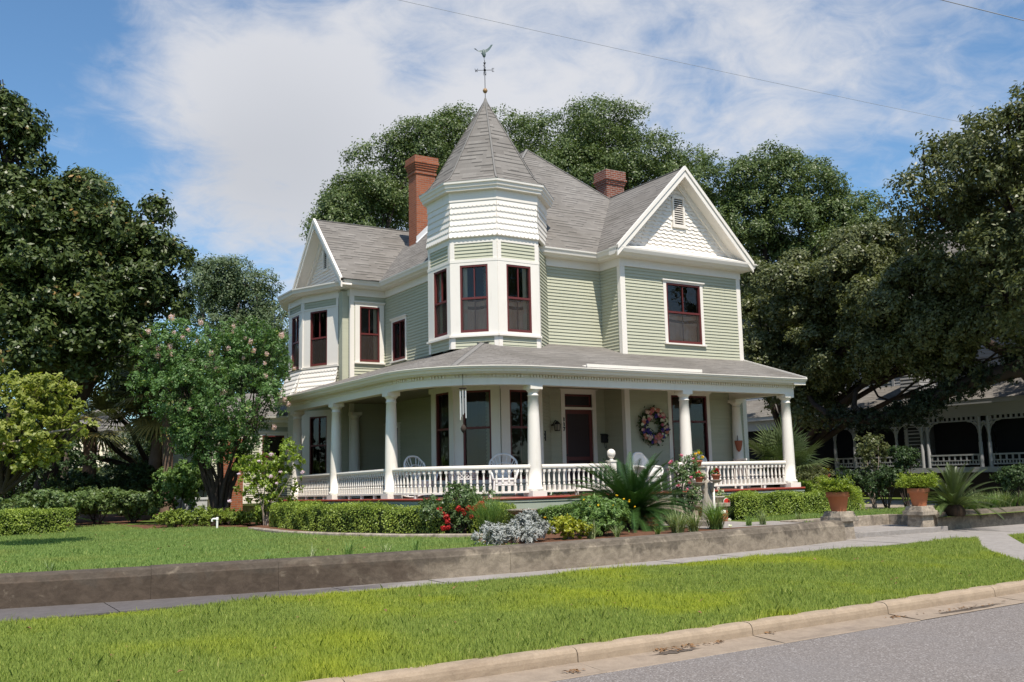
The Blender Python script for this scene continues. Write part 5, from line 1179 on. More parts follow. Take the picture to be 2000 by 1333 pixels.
# ---- sago palms
def sago(name, label, c, nf, ln, h0, leaf, up=(.15, 1.25), cat='sago palm', trunk=.16, lw=.0175, jit=.1, gr=None):
    c = Vector(c); T = empty(name, c, label, cat, gr); m = MB()
    m.lathe([(trunk*1.1, 0), (trunk*1.25, h0*.3), (trunk*1.15, h0*.8), (trunk*.6, h0+.08)], c, 12); m.build('trunk', SAGOT, T); ax = c+Vector((0, 0, h0))
    me = None
    for i in range(nf):
        az = i*2.39996+random.uniform(-.15, .15); el = up[0]+(up[1]-up[0])*((i+.5)/nf)+random.uniform(-jit, jit); Lf = ln*random.uniform(.85, 1.1)*(1-.22*max(0, el-.9))
        d = Vector((cos(az), sin(az), 0)); s = Vector((-sin(az), cos(az), 0)); n = 30; Vs, Fs = [], []; o = 0; pp = []
        p = ax+d*.05; e = el+.25
        for j in range(n+1):
            pp.append(p.copy()); p = p+(d*cos(e)+Vector((0, 0, sin(e))))*Lf/n; e -= (.95+.3*random.random())/n*(1.1-el*.45)
        for j in range(2, n+1):
            t = j/n; tg = (pp[j]-pp[j-1]).normalized(); upv = s.cross(tg); upv = upv if upv.z > 0 else -upv; ll = .155*ln/1.2*sin(pi*min(1, .12+t*.86))**.6
            for sg in (-1, 1):
                for sh in (0, .5):
                    b = pp[j-1].lerp(pp[j], sh); a = (s*sg*.85+tg*.55+upv*.38).normalized(); w_ = tg*lw*.5
                    Vs += [b-w_, b+w_, b+a*ll*.55+w_*.8, b+a*ll]; Fs.append((o, o+1, o+2, o+3)); o += 4
        for j in range(n): 
            w_ = s*.011*(1-j/n*.6); Vs += [pp[j]-w_, pp[j]+w_, pp[j+1]+w_, pp[j+1]-w_]; Fs.append((o, o+1, o+2, o+3)); o += 4
        put(mesh_np('frond', [list(v) for v in Vs], Fs, leaf, np.clip(random.random()*.6+.4*rg.random(len(Fs)), 0, .84)), 'frond', T)
    return T
SG = gz(1255, 1040)+Vector((.55, 1.0, 0))
sago('sago_palm', 'big glossy sago palm dominating the planted bed in front of the porch steps', SG, 130, 1.6, .28, L_SAGO, (-.1, 1.15))
sago('sago_palm', 'small upright sago palm behind the shallow bird bath', gz(1075, 1030)+Vector((.35, .6, 0)), 30, .9, .1, L_SAGO, (.2, 1.3), 'sago palm', .1, .0125)
sago('sago_palm', 'small spreading sago palm between the daisy bush and the porch', gz(1140, 1032)+Vector((.7, .9, 0)), 26, .85, .12, L_SAGO, (.2, 1.2), 'sago palm', .1, .0125)
sg = gz(1862, 1000)+Vector((-1.0, -.9, 0))
sg = A(1864, 985, 26.6); sg.z = ZY
sago('sago_palm', 'sago palm with bleached lower fronds behind the short right wall', sg, 46, 1.2, .22, L_SAGOY, (.05, 1.45), 'sago palm', .2)
# grasses along the wall
for i, (x, y, n, h, lf, lab) in enumerate([(1155, 1054, 60, .3, L_LIRI, 'striped liriope tuft beside the lime yellow shrub'), (1205, 1052, 40, .22, L_LIRI, 'small pale liriope tuft under the daisy bush'), (1325, 1043, 150, .42, L_LIRI, 'pale striped grass clump under the big sago on the wall side'), (1355, 1040, 90, .36, L_LIRI, 'pale grass tuft left of the white flowered lily clump'), (1285, 1046, 30, .18, L_GREEN, 'low green tuft at the wall below the big sago'), (1462, 1028, 40, .24, L_GREEN, 'dark green tuft behind the wall right of the brick step cheek'), (1490, 1026, 45, .28, L_LIRI, 'thin straw coloured tuft behind the wall near the front walk'), (1560, 1018, 30, .2, L_LIRI, 'sparse pale tuft on the wall left of the gate pier'), (680, 1090, 26, .25, L_GREEN, 'dark spiky tuft behind the middle of the long wall'), (752, 1084, 18, .2, L_LIRI, 'sparse pale tuft near the middle of the long wall'), (815, 1080, 16, .22, L_GREEN, 'thin dark tuft left of the silver shrub'), (525, 1098, 14, .16, L_GREEN, 'tiny dark tuft behind the left part of the long wall'), (610, 1092, 16, .2, L_LIRI, 'tiny pale tuft behind the left part of the long wall'), (100, 1122, 12, .2, L_LIRI, 'pale grass tuft behind the far left end of the wall')]):
    tuft('liriope', lab, gz(x, y), n, h, lf, .016, .8, 'grass clump', 'tufts along the garden wall')
LY = gz(1398, 1035)
T = tuft('lily_clump', 'arching lily clump with white blooms in front of the statue', LY, 230, .52, L_GREEN, .02, .85, 'lily')
WH = blossom_mesh('flower', .05, 26, .05, P_WHT, .8); blooms(WH, [LY+Vector((-.05, -.3, .38)), LY+Vector((.0, -.42, .22)), LY+Vector((-.02, -.45, .1))], T, 'flower', .7, 1.1)
for i in range(15):
    x = 1850+i*14+random.uniform(-4, 4); p = A(x, 980, 24.6+.27*i); y0 = 14.95+.024*(p.x-21.35)+.55
    k = y0/ray(x, 980).y; p = A(x, 980, k); p.z = ZY+.05
    tuft('liriope', ['first pale liriope tuft right of the right gate pier', 'second pale liriope tuft right of the right gate pier', 'third liriope tuft right of the right gate pier', 'fourth liriope tuft counting from the right gate pier', 'fifth liriope tuft counting from the right gate pier', 'sixth liriope tuft counting from the right gate pier', 'seventh liriope tuft counting from the right gate pier', 'eighth liriope tuft counting from the right gate pier', 'ninth liriope tuft counting from the right gate pier', 'tenth liriope tuft counting from the right gate pier', 'fifth from last liriope tuft before the right photo edge', 'fourth from last liriope tuft before the right photo edge', 'third from last liriope tuft before the right photo edge', 'liriope tuft second from the right photo edge', 'liriope tuft at the right photo edge'][i], p, 150, random.uniform(.32, .46), L_LIRI if i % 3 else L_GREEN, .017, .85, 'grass clump', 'liriope along the right wall')
# pink climbing roses by the steps
rb = Vector((15.75, 17.0, ZY)); dS = 23.4
def s_at(x, y, d=23.4): return A(x, y, d)
T = shrub('pink_rose_bush', 'leggy climbing rose with a few pink blooms beside the porch steps', (s_at(1345, 1000).x, s_at(1345, 1000).y, ZY), None, 4200, L_ROSE, .055, .036, .12, 'rose bush', None, .2, 12, BARKD, .8, lobes_px([(1318, 925, 23.6, 12, 26), (1345, 905, 23.5, 14, 14), (1340, 935, 23.4, 18, 24), (1355, 965, 23.3, 20, 18), (1322, 960, 23.6, 14, 22), (1362, 980, 23.3, 14, 14), (1365, 910, 23.6, 12, 8)]))
PR_ = blossom_mesh('flower', .05, 34, .045, P_ROSE, .9); blooms(PR_, [A(x, y, 23.1) for x, y in ((1311, 902), (1331, 890), (1354, 897), (1350, 933), (1347, 943), (1342, 957), (1325, 948), (1372, 925), (1308, 905))], T, 'flower', .55, 1.1)
# ---- fan palms
def fan(o0, d, size, n=26, droop=.5):
    """one palmate leaf: stalk from o0 along d, then blades spread about its end"""
    d = d.normalized(); s = d.cross(Vector((0, 0, 1))).normalized(); u = s.cross(d).normalized(); Vs, Fs = [], []; o = 0; hub = o0+d*size*.75
    w = s*.016; Vs += [o0-w, o0+w, hub+w, hub-w]; Fs.append((0, 1, 2, 3)); o = 4
    for i in range(n):
        q = radians(-125+250*i/(n-1)); e = d*cos(q)+s*sin(q)+u*.12; e = (e+Vector((0, 0, -droop*.25))).normalized(); l = size*(.62+.38*cos(q*.55))*random.uniform(.9, 1.05); t = e.cross(u).normalized()*size*.032
        mid = hub+e*l*.6; tip = hub+e*l+Vector((0, 0, -droop*l*random.uniform(.2, .5)))
        Vs += [hub, mid-t, tip, mid+t]; Fs.append((o, o+1, o+2, o+3)); o += 4
    return Vs, Fs
def fanpalm(name, label, base, th, nf, size, leaf, up, tr=.15, lean=(0, 0), dead=0, jit=.15, cat='palm', group=None, tm=PALMB):
    base = Vector(base); T = empty(name, base, label, cat, group); top = base+Vector((lean[0], lean[1], th)); m = MB()
    pts = [base.lerp(top, t/8)+Vector((0, 0, -.1 if t == 0 else 0)) for t in range(9)]; m.tube(pts, [tr*(1.3-.5*min(1, t/3))*(1+.05*(-1)**t) for t in range(9)], 12); m.build('trunk', tm, T)
    for i in range(nf):
        az = i*2.39996; f = (i+.5)/nf; el = up[0]+(up[1]-up[0])*f+random.uniform(-jit, jit); d = Vector((cos(az)*cos(el), sin(az)*cos(el), sin(el)))
        Vs, Fs = fan(top, d, size*random.uniform(.8, 1.1), 28, .5 if el < .6 else .25)
        put(mesh_np('frond', [list(v) for v in Vs], Fs, leaf, np.clip(random.random()*.55+(.4 if i < dead else 0)+.25*rg.random(len(Fs)), 0, 1)), 'frond', T)
    return T
fp = A(1535, 950, 31.5); fp.z = ZY
fanpalm('fan_palm', 'stout fan palm with stiff fronds beside the right end of the porch', fp, 1.15, 24, 1.0, L_PALM, (.1, 1.45), .22)
p1 = A(283, 1000, 36.5); p1.z = ZY
fanpalm('cabbage_palm', 'leaning cabbage palm with drooping fronds left of the crape myrtle', p1, 3.9, 30, 1.35, L_PALMD, (-.9, 1.1), .26, (.5, -.3), 10, group='cabbage palms')
p2 = A(328, 1005, 35); p2.z = ZY
fanpalm('cabbage_palm', 'slim dark cabbage palm trunk closest to the crape myrtle', p2, 4.5, 18, 1.2, L_PALMD, (-.7, 1.1), .22, (-.1, .1), 6, group='cabbage palms')
p3 = A(172, 985, 40); p3.z = ZY
fanpalm('cabbage_palm', 'shaggy cabbage palm standing in front of the distant cream house', p3, 3.5, 22, 1.4, L_PALMD, (-.7, 1.2), .3, (0, 0), 8, group='cabbage palms')
p4 = A(318, 985, 46); p4.z = ZY
fanpalm('cabbage_palm', 'short sunlit palm far back between the two palm trunks', p4, 2.6, 16, 1.3, L_PALM, (-.4, 1.2), .2, group='cabbage palms')
# ---------------------------------------------------------------- things on and about the porch
def xf(pts, c, rz):
    s_, c_ = sin(rz), cos(rz); return [Vector((c[0]+p[0]*c_-p[1]*s_, c[1]+p[0]*s_+p[1]*c_, c[2]+p[2])) for p in map(Vector, pts)]
def wicker_chair(name, label, c, rz, rocker, solid, group='wicker chairs on the porch'):
    """faces local -y; open fan back or woven shell back"""
    T = empty(name, c, label, 'chair', group)
    X = lambda pts: xf(pts, c, rz); r = .022
    m = MB(); n = 20; prof = []
    for i in range(n+1):
        q = pi*i/n; cq = cos(q); prof.append((-.345*(abs(cq)**.62)*(1 if cq > 0 else -1), .2+.10*sin(q), .60+.40*max(0, sin(q))**.55*(1+.075*cos(4*q))))
    rim = [(-.28, .16, .42)]+prof+[(.28, .16, .42)]
    m.tube(X(rim), .026, 8)
    if solid:
        vs = []; low = [(-.27+.54*i/(n), .17, .40) for i in range(n+1)]
        for a, b in zip(low, prof):
            for t in (0, .33, .66, 1): vs.append((a[0]+(b[0]-a[0])*t, a[1]+(b[1]-a[1])*t+.05*sin(pi*t)*abs(cos(pi*low.index(a)/n)), a[2]+(b[2]-a[2])*t))
        m.add(X(vs), [(4*i+j, 4*i+4+j, 4*i+5+j, 4*i+1+j) for i in range(n) for j in range(3)], 0, True)
    else:
        for i in range(1, n, 2): m.tube(X([((-.2+.4*i/n)*.55, .17, .46), prof[i]]), .011, 5)
        for i in range(1, n-2, 2): m.tube(X([((-.2+.4*i/n)*.55, .17, .46), prof[i+2]]), .007, 4)
        m.tube(X([(p[0]*.72, .19, .46+(p[2]-.46)*.62) for p in prof[2:-2]]), .012, 5)
    m.build('backrest', WICKER, T)
    m = MB(); m.loft([(X([(0, -.04, z)])[0], a, b, rz) for z, a, b in ((.36, .27, .25), (.40, .30, .28), (.43, .29, .27), (.44, .2, .19))], 18); m.loft([(X([(0, -.04, z)])[0], .275, .255, rz) for z in (.26, .36)], 18); m.build('seat', WICKER, T)
    for s in (-1, 1):
        m = MB(); m.tube(X([(s*.31, .22, .66), (s*.36, .02, .66), (s*.35, -.2, .63), (s*.31, -.27, .55), (s*.28, -.25, .42)]), .026, 8)
        if solid: m.add(X([(s*.33, .2, .64), (s*.36, -.15, .63), (s*.29, -.22, .42), (s*.28, .16, .42)]), [(0, 1, 2, 3)])
        m.build('armrest', WICKER, T)
    for sx in (-1, 1):
        for sy, y in ((0, -.22), (1, .16)): m = MB(); m.tube(X([(sx*.25, y*.95, .38), (sx*.27, y*1.1, .05 if rocker else 0)]), .022, 7); m.build('leg', WICKER, T)
    if rocker:
        for sx in (-1, 1): m = MB(); m.tube(X([(sx*.28, -.42+.98*i/10, .025+.32*(i/10-.45)**2) for i in range(11)]), .02, 7); m.build('rocker', WICKER, T)
    return T
def plc(px, py, Y): d = ray(px, py); return O+d*(Y/d.y)
c = plc(822, 960, 22.0); wicker_chair('rocking_chair', 'open fan backed white wicker rocking chair nearest the tall column at the curve', (c.x, c.y, ZF), radians(16), True, False)
c = plc(985, 960, 20.55); wicker_chair('rocking_chair', 'open fan backed white wicker rocking chair facing out left of the front column', (c.x, c.y, ZF), radians(-28), True, False)
c = plc(1266, 950, 20.15); wicker_chair('armchair', 'solid backed white wicker armchair below the flower wreath', (c.x, c.y, ZF), radians(14), False, True)
c = plc(1360, 950, 20.55); wicker_chair('armchair', 'solid backed white wicker armchair half hidden behind a porch column', (c.x, c.y, ZF), radians(-35), False, True)
def small_table(name, label, c, r, h, lace):
    T = empty(name, c, label, 'table'); c = Vector(c)
    m = MB(); m.lathe([(0, h-.03), (r, h-.03), (r+.01, h-.015), (r, h), (0, h)], c, 22); m.build('tabletop', WICKER, T)
    for k in range(4): q = pi/4+pi/2*k; m = MB(); m.tube([c+Vector((r*.75*cos(q), r*.75*sin(q), h-.03)), c+Vector((r*.5*cos(q), r*.5*sin(q), h*.5)), c+Vector((r*.8*cos(q), r*.8*sin(q), 0))], .017, 6); m.build('leg', WICKER, T)
    if lace:
        m = MB(); n = 26
        for i in range(n): q = 2*pi*i/n; m.tube([c+Vector((r*.98*cos(q+t*.5), r*.98*sin(q+t*.5), h-.03-.16*t)) for t in (0, .5, 1)], .007, 4); m.tube([c+Vector((r*.98*cos(q-t*.5), r*.98*sin(q-t*.5), h-.03-.16*t)) for t in (0, .5, 1)], .007, 4)
        m.tube([c+Vector((r*.98*cos(2*pi*i/n), r*.98*sin(2*pi*i/n), h-.19)) for i in range(n+1)], .012, 6); m.build('apron', WICKER, T)
c = plc(905, 960, 21.1); small_table('side_table', 'round white wicker table between the two rocking chairs', (c.x, c.y, ZF), .36, .62, True)
c = plc(1306, 950, 20.7); small_table('side_table', 'thin legged white table beside the armchair under the wreath', (c.x, c.y, ZF), .3, .62, False)
# slatted bench at the right end of the porch
c = plc(1462, 950, 20.0); T = empty('slatted_chair', (c.x, c.y, ZF), 'white slatted wooden chair behind the right end of the porch railing', 'chair'); c = Vector((c.x, c.y, ZF)); rz = radians(80)
X = lambda p: xf(p, c, rz)
for nm, boxes in (('backrest', [(-.27+.09*i, .22, .36, .06, .02, .42) for i in range(7)]+[(-.3, .21, .78, .62, .04, .05)]), ('seat', [(-.28, -.25+.1*i, .36, .56, .08, .025) for i in range(5)])):
    m = MB()
    for (x, y, z, a, b, h) in boxes: p = X([(x, y, z), (x+a, y, z), (x, y+b, z)]); m.obox(p[0], p[1]-p[0], p[2]-p[0], (0, 0, h))
    m.build(nm, WHITE, T)
for s in (-1, 1):
    m = MB(); p = X([(s*.3-.03, -.27, .55), (s*.3+.05, -.27, .55), (s*.3-.03, .24, .55)]); m.obox(p[0], p[1]-p[0], p[2]-p[0], (0, 0, .025)); m.build('armrest', WHITE, T)
    for y in (-.25, .22): m = MB(); p = X([(s*.29-.02, y, 0), (s*.29+.02, y, 0), (s*.29-.02, y+.04, 0)]); m.obox(p[0], p[1]-p[0], p[2]-p[0], (0, 0, .55)); m.build('leg', WHITE, T)
# wreath
wc = WING.p(XR0*0+.93, .09, 3.15); T = empty('flower_wreath', wc, 'large wreath of pink, blue and cream flowers hanging on the porch wall', 'wreath')
n = 1500; q = rg.random(n)*2*pi; rr = .375+.11*rg.normal(size=n)*.75; PT = np.stack([wc.x+rr*np.cos(q), wc.y+.04*rg.normal(size=n), wc.z+rr*np.sin(q)], 1); V, F = leaf_geo(PT, rg.normal(size=(n, 3))*.5+[0, -1, 0], .09, .04); put(mesh_np('foliage', V, F, L_DARK, rg.random(n)), 'foliage', T)
FM = [blossom_mesh('blossom', .055, 40, .06, mt, .9) for mt in (P_SAL, P_BLUE, P_PINK, P_YEL, P_SAL, P_ROSE)]; FM[3] = blossom_mesh('blossom', .04, 30, .05, P_WHT, .9)
for i in range(64):
    q = 2*pi*i/64+random.uniform(-.06, .06); rr = random.choice((.29, .36, .43, .47)); o = put(random.choice(FM), 'blossom', T); o.location = (wc.x+rr*cos(q), wc.y-.055-random.random()*.03, wc.z+rr*sin(q)); k = random.uniform(.8, 1.35); o.scale = (k, k*.7, k)
# wind chime
h = plc(904, 757, 19.75); h = Vector((h.x, h.y, 3.97)); T = empty('wind_chime', h, 'long metal tube wind chime hanging from the porch ceiling before the turret', 'wind chime')
m = MB(); m.lathe([(0, -.10), (.085, -.10), (.09, -.085), (.085, -.07), (0, -.07)], h, 14); m.tube([h+Vector((0, 0, .27)), h+Vector((0, 0, -.08))], .006, 5); m.build('top_disc', BARKD, T)
for k in range(5): q = 2*pi*k/5+.4; p = h+Vector((.068*cos(q), .068*sin(q), -.1)); L_ = (.52, .6, .68, .56, .64)[k]; m = MB(); m.tube([p-Vector((0, 0, .04)), p-Vector((0, 0, .04+L_))], .013, 8); m.tube([p, p-Vector((0, 0, .05))], .003, 4); m.build('tube', METALG, T)
m = MB(); m.tube([h, h-Vector((0, 0, 1.0))], .005, 5); m.lathe([(0, -.3), (.04, -.3), (.04, -.275), (0, -.275)], h, 12); m.lathe([(0, -1.14), (.05, -1.08), (.07, -1.02), (.04, -.95), (0, -.92)], h, 10); m.build('clapper', BARKD, T)
# wall lantern, plaque, mailbox, terracotta mask
p = RECESS.p(dC-.93, .03, 3.1); T = empty('wall_lantern', p, 'black wall lantern left of the front door by the house number', 'lantern')
m = MB(); m.lathe([(0, 0), (.05, .0), (.05, .02)], p+Vector((0, -.0, .1)), 8); m.tube([p+Vector((0, 0, .12)), p+Vector((0, -.14, .24)), p+Vector((.02, -.2, .2))], .014, 6); m.build('bracket', IRON, T)
m = MB(); c = p+Vector((.02, -.2, -.06)); m.lathe([(.02, .28), (.10, .2), (.105, .185)], c, 6); m.lathe([(.08, 0), (.085, .02)], c, 6)
for k in range(6): q = 2*pi*k/6; m.tube([c+Vector((.08*cos(q), .08*sin(q), 0)), c+Vector((.1*cos(q), .1*sin(q), .19))], .008, 4)
m.build('cage', IRON, T); MB().lathe([(.06, .02), (.075, .18)], c, 6).build('glass', paint('dusty_lantern_glass', (.3, .27, .22), .2, .1, 4.), T)
p = Vector((14.52, 21.85, 2.88)); T = empty('wall_plaque', p, 'small dark iron plaque on the wall between the turret and the front door', 'plaque'); m = MB(); pp = TD.p(.3, .02, 2.75); m.loft([(pp+Vector((0, 0, z)), a, .03, radians(45)) for z, a in ((0, .02), (.04, .06), (.1, .05), (.16, .065), (.24, .03), (.27, .01))], 8); m.build('plate', IRON, T)
p = RECESS.p(2.18, .0, 2.72); T = empty('mailbox', p, 'dark wall mailbox with curled newspaper hooks right of the front door', 'mailbox'); m = MB()
a = RECESS.p(1.99, .02, 2.72); m.obox(a, (.38, 0, 0), (0, -.11, 0), (0, 0, .22)); m.build('box', IRON, T, .02); m = MB(); m.obox(a+Vector((-.01, .0, .22)), (.40, 0, 0), (0, -.14, -.03), (0, .03, .05)); m.build('lid', IRON, T)
for k in (.1, .27): m = MB(); m.tube([a+Vector((k, -.05, 0)), a+Vector((k, -.06, -.12)), a+Vector((k, -.1, -.16)), a+Vector((k, -.14, -.12)), a+Vector((k, -.13, -.08))], .009, 5); m.build('hook', IRON, T)
p = Vector((21.02, 21.16, 2.6)); T = empty('wall_pot', p, 'terracotta face shaped wall pot hung on the back porch column', 'wall pot')
m = MB(); m.loft([(p+Vector((0, -.04, z)), a, a*.6, radians(-30)) for z, a in ((-.2, .02), (-.14, .07), (0, .105), (.1, .12), (.13, .12))], 12); m.build('pot', TERRAD, T); m = MB(); m.tube([p+Vector((0, .0, .12)), p+Vector((.01, 0, .28))], .01, 5); m.build('hanger', IRON, T)
# ---- potted plants
def pot(m, c, r, h, mt=None): m.lathe([(r*.66, 0), (r*.9, h*.72), (r*1.03, h*.72), (r*1.05, h*.99), (r*.92, h), (r*.88, h*.9), (0, h*.88)], c, 24)
for (x, y), z, lab, side in ((PIER1, .9, 'terracotta pot of trailing asparagus fern on the left gate pier', 1), (PIER2, .9, 'terracotta pot of bushy asparagus fern on the right gate pier', 0)):
    c = Vector((x, y, z)); T = empty('potted_fern', c, lab, 'potted plant', 'ferns on the gate piers'); m = MB(); pot(m, c, .245, .43); m.build('pot', TERRA, T)
    n = 420; Vs, LE = [], []
    PT, NN, DD = [], [], []
    for i in range(n):
        q = random.uniform(0, 6.283); ln = random.uniform(.3, .62)*(1.25 if side and cos(q) > .2 else 1); rise = random.uniform(.35, 1.); d = Vector((cos(q), sin(q), 0))
        for j in range(16):
            t = j/15; b = c+Vector((0, 0, .43))+d*(ln*t*(1-.35*rise)+.07*random.random())+Vector((0, 0, ln*(rise*t*.95-(.95 if side and cos(q) > .2 else .28)*t*t)))
            for k in range(2): PT.append(list(b+Vector((random.gauss(0, .018), random.gauss(0, .018), random.gauss(0, .018))))); NN.append([random.gauss(0, .6), random.gauss(0, .6), 1]); DD.append([d.x+random.gauss(0, .6), d.y+random.gauss(0, .6), random.gauss(0, .4)])
    V, F = leaf_geo(np.array(PT), np.array(NN), .065, .016, np.array(DD)); put(mesh_np('fern', V, F, L_FERN, rg.random(len(PT))), 'fern', T)
def flowerpot(name, label, c, r, h, fl, leaf=L_GREEN, nf=5, mt=TERRAD, lr=.1, up=.08):
    c = Vector(c); T = empty(name, c, label, 'potted plant', 'small flower pots'); m = MB(); pot(m, c, r, h); m.build('pot', mt, T)
    crown('foliage', [(c.x, c.y, c.z+h+up*.4, lr, lr, up)], 320, .045, .03, .05, leaf, T, .2)
    me = blossom_mesh('flower', .035, 30, .035, fl, .8); blooms(me, [c+Vector((random.uniform(-1, 1)*lr*.8, random.uniform(-1, .4)*lr*.8, h+up*random.uniform(.5, 1.5))) for i in range(nf)], T, 'flower')
# statue with two bowls, in a robe
st = A(1383, 1005, 22.6); st.z = ZY; T = empty('garden_statue', st, 'weathered grey stone statue of a robed girl holding two shallow bowls up', 'statue')
V_ = Vector(st); face = radians(-32); hx, hy = cos(face), sin(face); fr = Vector((hy, -hx, 0)); K = .72; z0_ = V_.z+.13
ring = lambda z, a, b, dx=0, rip=0: ((V_.x-hx*dx, V_.y-hy*dx, z0_+z*K), a*K, b*K, face, rip, 9)
rings = [ring(z, a, b, 0, .07) for z, a, b in ((0, .215, .185), (.1, .205, .175), (.35, .18, .155), (.6, .155, .135), (.8, .135, .115))]
rings += [ring(z, a, b) for z, a, b in ((.9, .115, .098), (1.0, .13, .1), (1.08, .15, .105), (1.15, .15, .095), (1.2, .1, .075))]
rings += [ring(1.245, .05, .05, .01), ring(1.28, .05, .052, .02), ring(1.3, .062, .07, .03), ring(1.35, .08, .088, .05), ring(1.42, .082, .09, .075), ring(1.47, .066, .072, .09), ring(1.5, .03, .03, .1)]
m = MB(); m.loft(rings, 30); hd0 = Vector((V_.x-hx*.05*K, V_.y-hy*.05*K, z0_+1.36*K))
m.loft([(hd0+fr*(.088*K)+Vector((0, 0, dz)), a, a, face) for dz, a in ((-.012, .012), (.0, .014), (.02, .007))], 6)
bowls = [A(1366, 946, 22.45), A(1399, 941, 22.45)]
for s, bc in zip((-1, 1), bowls):
    sh = V_+Vector((s*hx*.125*K, s*hy*.125*K, .13+1.13*K)); hd = bc+Vector((0, 0, -.035))-Vector((s*hx*.07, s*hy*.07, 0)); el = sh.lerp(hd, .45)+Vector((0, 0, -.17))+fr*.02
    m.tube([sh, sh.lerp(el, .5), el, el.lerp(hd, .55), hd], [.045, .04, .034, .028, .022], 8)
    m.add([sh+Vector((0, 0, -.03)), el, el+Vector((-s*hx*.02, -s*hy*.02, -.12)), V_+Vector((s*hx*.1*K, s*hy*.1*K, .13+.95*K))], [(0, 1, 2, 3)])
    for k in range(5): f0 = hd+Vector((hx*(k-2)*.014, hy*(k-2)*.014, .005)); m.tube([f0, f0+Vector((s*hx*.03, s*hy*.03, .012))+fr*.01, f0+Vector((s*hx*.055, s*hy*.055, .03))], [.009, .008, .006], 5)
m.build('figure', STONE, T)
m = MB(); m.loft([(tuple(hd0-fr*.012+Vector((0, 0, z*K))), a*K, b*K, face) for z, a, b in ((-.08, .06, .055), (-.03, .09, .085), (.05, .094, .09), (.11, .075, .075), (.155, .03, .03))], 14); m.build('hair', STONE, T)
for bc in bowls: m = MB(); m.lathe([(.03, -.03), (.1, 0), (.14, .03), (.145, .042), (.13, .04), (.08, .015), (0, .01)], bc, 18); m.build('bowl', STONE, T)
m = MB(); m.box(st.x-.2, st.x+.2, st.y-.2, st.y+.2, ZY, ZY+.13); m.build('plinth', STONE, T, .01)
for c, lab in ((bowls[0], 'small terracotta pot of red geraniums in the statue bowl nearer the rose bush'), (bowls[1], 'small terracotta pot of red geraniums in the statue bowl nearer the railing')):
    flowerpot('flower_pot', lab, (c.x, c.y, c.z+.03), .1, .13, P_RED, nf=6)
c = A(1362, 912, 25.5); flowerpot('flower_pot', 'terracotta pot of small yellow flowers on the post behind the statue', (c.x, c.y, c.z), .13, .16, P_YEL, L_HIB, 5, TERRAD, .17, .16)
m = MB(); m.box(c.x-.14, c.x+.14, c.y-.14, c.y+.14, ZY, c.z-.03); m.box(c.x-.18, c.x+.18, c.y-.18, c.y+.18, c.z-.03, c.z); tag(m.build('stone_post', STONE, None, .01), 'rough stone post by the porch steps carrying a yellow flower pot', 'post')
c = A(1402, 962, 24.9); flowerpot('flower_pot', 'low planter of pale dry flowers on the brick step cheek', (c.x, c.y, 1.07), .16, .16, P_WHT, L_LIRI, 3, STONE, .15, .1)
# red octagonal sign stuck beside the steps
c = Vector((17.5, 18.1, 1.08)); T = empty('security_sign', (c.x, c.y, ZY), 'small red octagonal sign staked between the brick step cheek and the right hedge', 'sign')
m = MB(); m.tube([(c.x, c.y+.02, ZY-.05), (c.x, c.y+.02, c.z)], .01, 6); m.build('stake', METALG, T)
f2 = Vector((cos(radians(-20)), sin(radians(-20)), 0)); nf_ = Vector((f2.y, -f2.x, 0))
def octo(r, d): return [c+f2*(r*cos(pi/8+pi/4*k))+Vector((0, 0, r*sin(pi/8+pi/4*k)))+nf_*d for k in range(8)]
m = MB(); a, b = octo(.1, 0), octo(.1, .012); m.poly(b); m.poly(a[::-1])
for k in range(8): m.quad(a[k], a[(k+1) % 8], b[(k+1) % 8], b[k])
m.build('plate', WHITEPVC, T); m = MB(); m.poly(octo(.086, .0145)); m.build('face', SIGNRED, T)
t = bpy.data.curves.new('lettering', 'FONT'); t.body = 'and.'; t.size = .07; t.extrude = .002; t.align_x = 'CENTER'; t.materials.append(WHITEPVC); to = bpy.data.objects.new('lettering', t); C.objects.link(to); to.parent = T; to.matrix_parent_inverse = inv_world(T)
LM = Matrix((( f2.x, 0, nf_.x, c.x+nf_.x*.018), (f2.y, 0, nf_.y, c.y+nf_.y*.018), (0, 1, 0, c.z-.065), (0, 0, 0, 1)))
dg = bpy.context.evaluated_depsgraph_get(); lm_ = bpy.data.meshes.new_from_object(to.evaluated_get(dg)); bpy.data.objects.remove(to); lm_.transform(LM); put(lm_, 'lettering', T)
# bird bath
c = G(1018, 1040, ZY); c = A(1018, 1000, 20.6); T = empty('bird_bath', (c.x, c.y, ZY), 'shallow concrete bird bath between the roses and the small sago', 'bird bath')
MB().lathe([(.2, 0), (.2, .04), (.1, .08), (.08, .3), (.1, c.z-ZY-.06)], (c.x, c.y, ZY), 14).build('pedestal', PIERM, T)
MB().lathe([(.05, -.08), (.2, -.05), (.3, .01), (.34, .035), (.345, .05), (.31, .05), (.2, .0), (0, -.01)], (c.x, c.y, c.z), 26).build('bowl', PIERM, T)
# flower bowl on a stand beyond the porch
c = A(1607, 938, 36.); T = empty('flower_pot', (c.x, c.y, ZY), 'distant terracotta bowl of yellow flowers on a stand right of the fan palm', 'potted plant')
m = MB(); m.lathe([(.1, -.05), (.24, .1), (.29, .2), (.27, .21), (0, .18)], c, 18); m.build('bowl', TERRAD, T); MB().lathe([(.12, 0), (.06, .05), (.06, c.z-ZY-.05)], (c.x, c.y, ZY), 10).build('stand', IRON, T)
crown('foliage', [(c.x, c.y, c.z+.25, .27, .27, .12)], 700, .07, .045, .08, L_HIB, T, .2); blooms(blossom_mesh('flower', .05, 30, .05, P_YEL, .8), [c+Vector((random.uniform(-.22, .22), random.uniform(-.22, .1), .28+random.random()*.12)) for i in range(9)], T, 'flower')
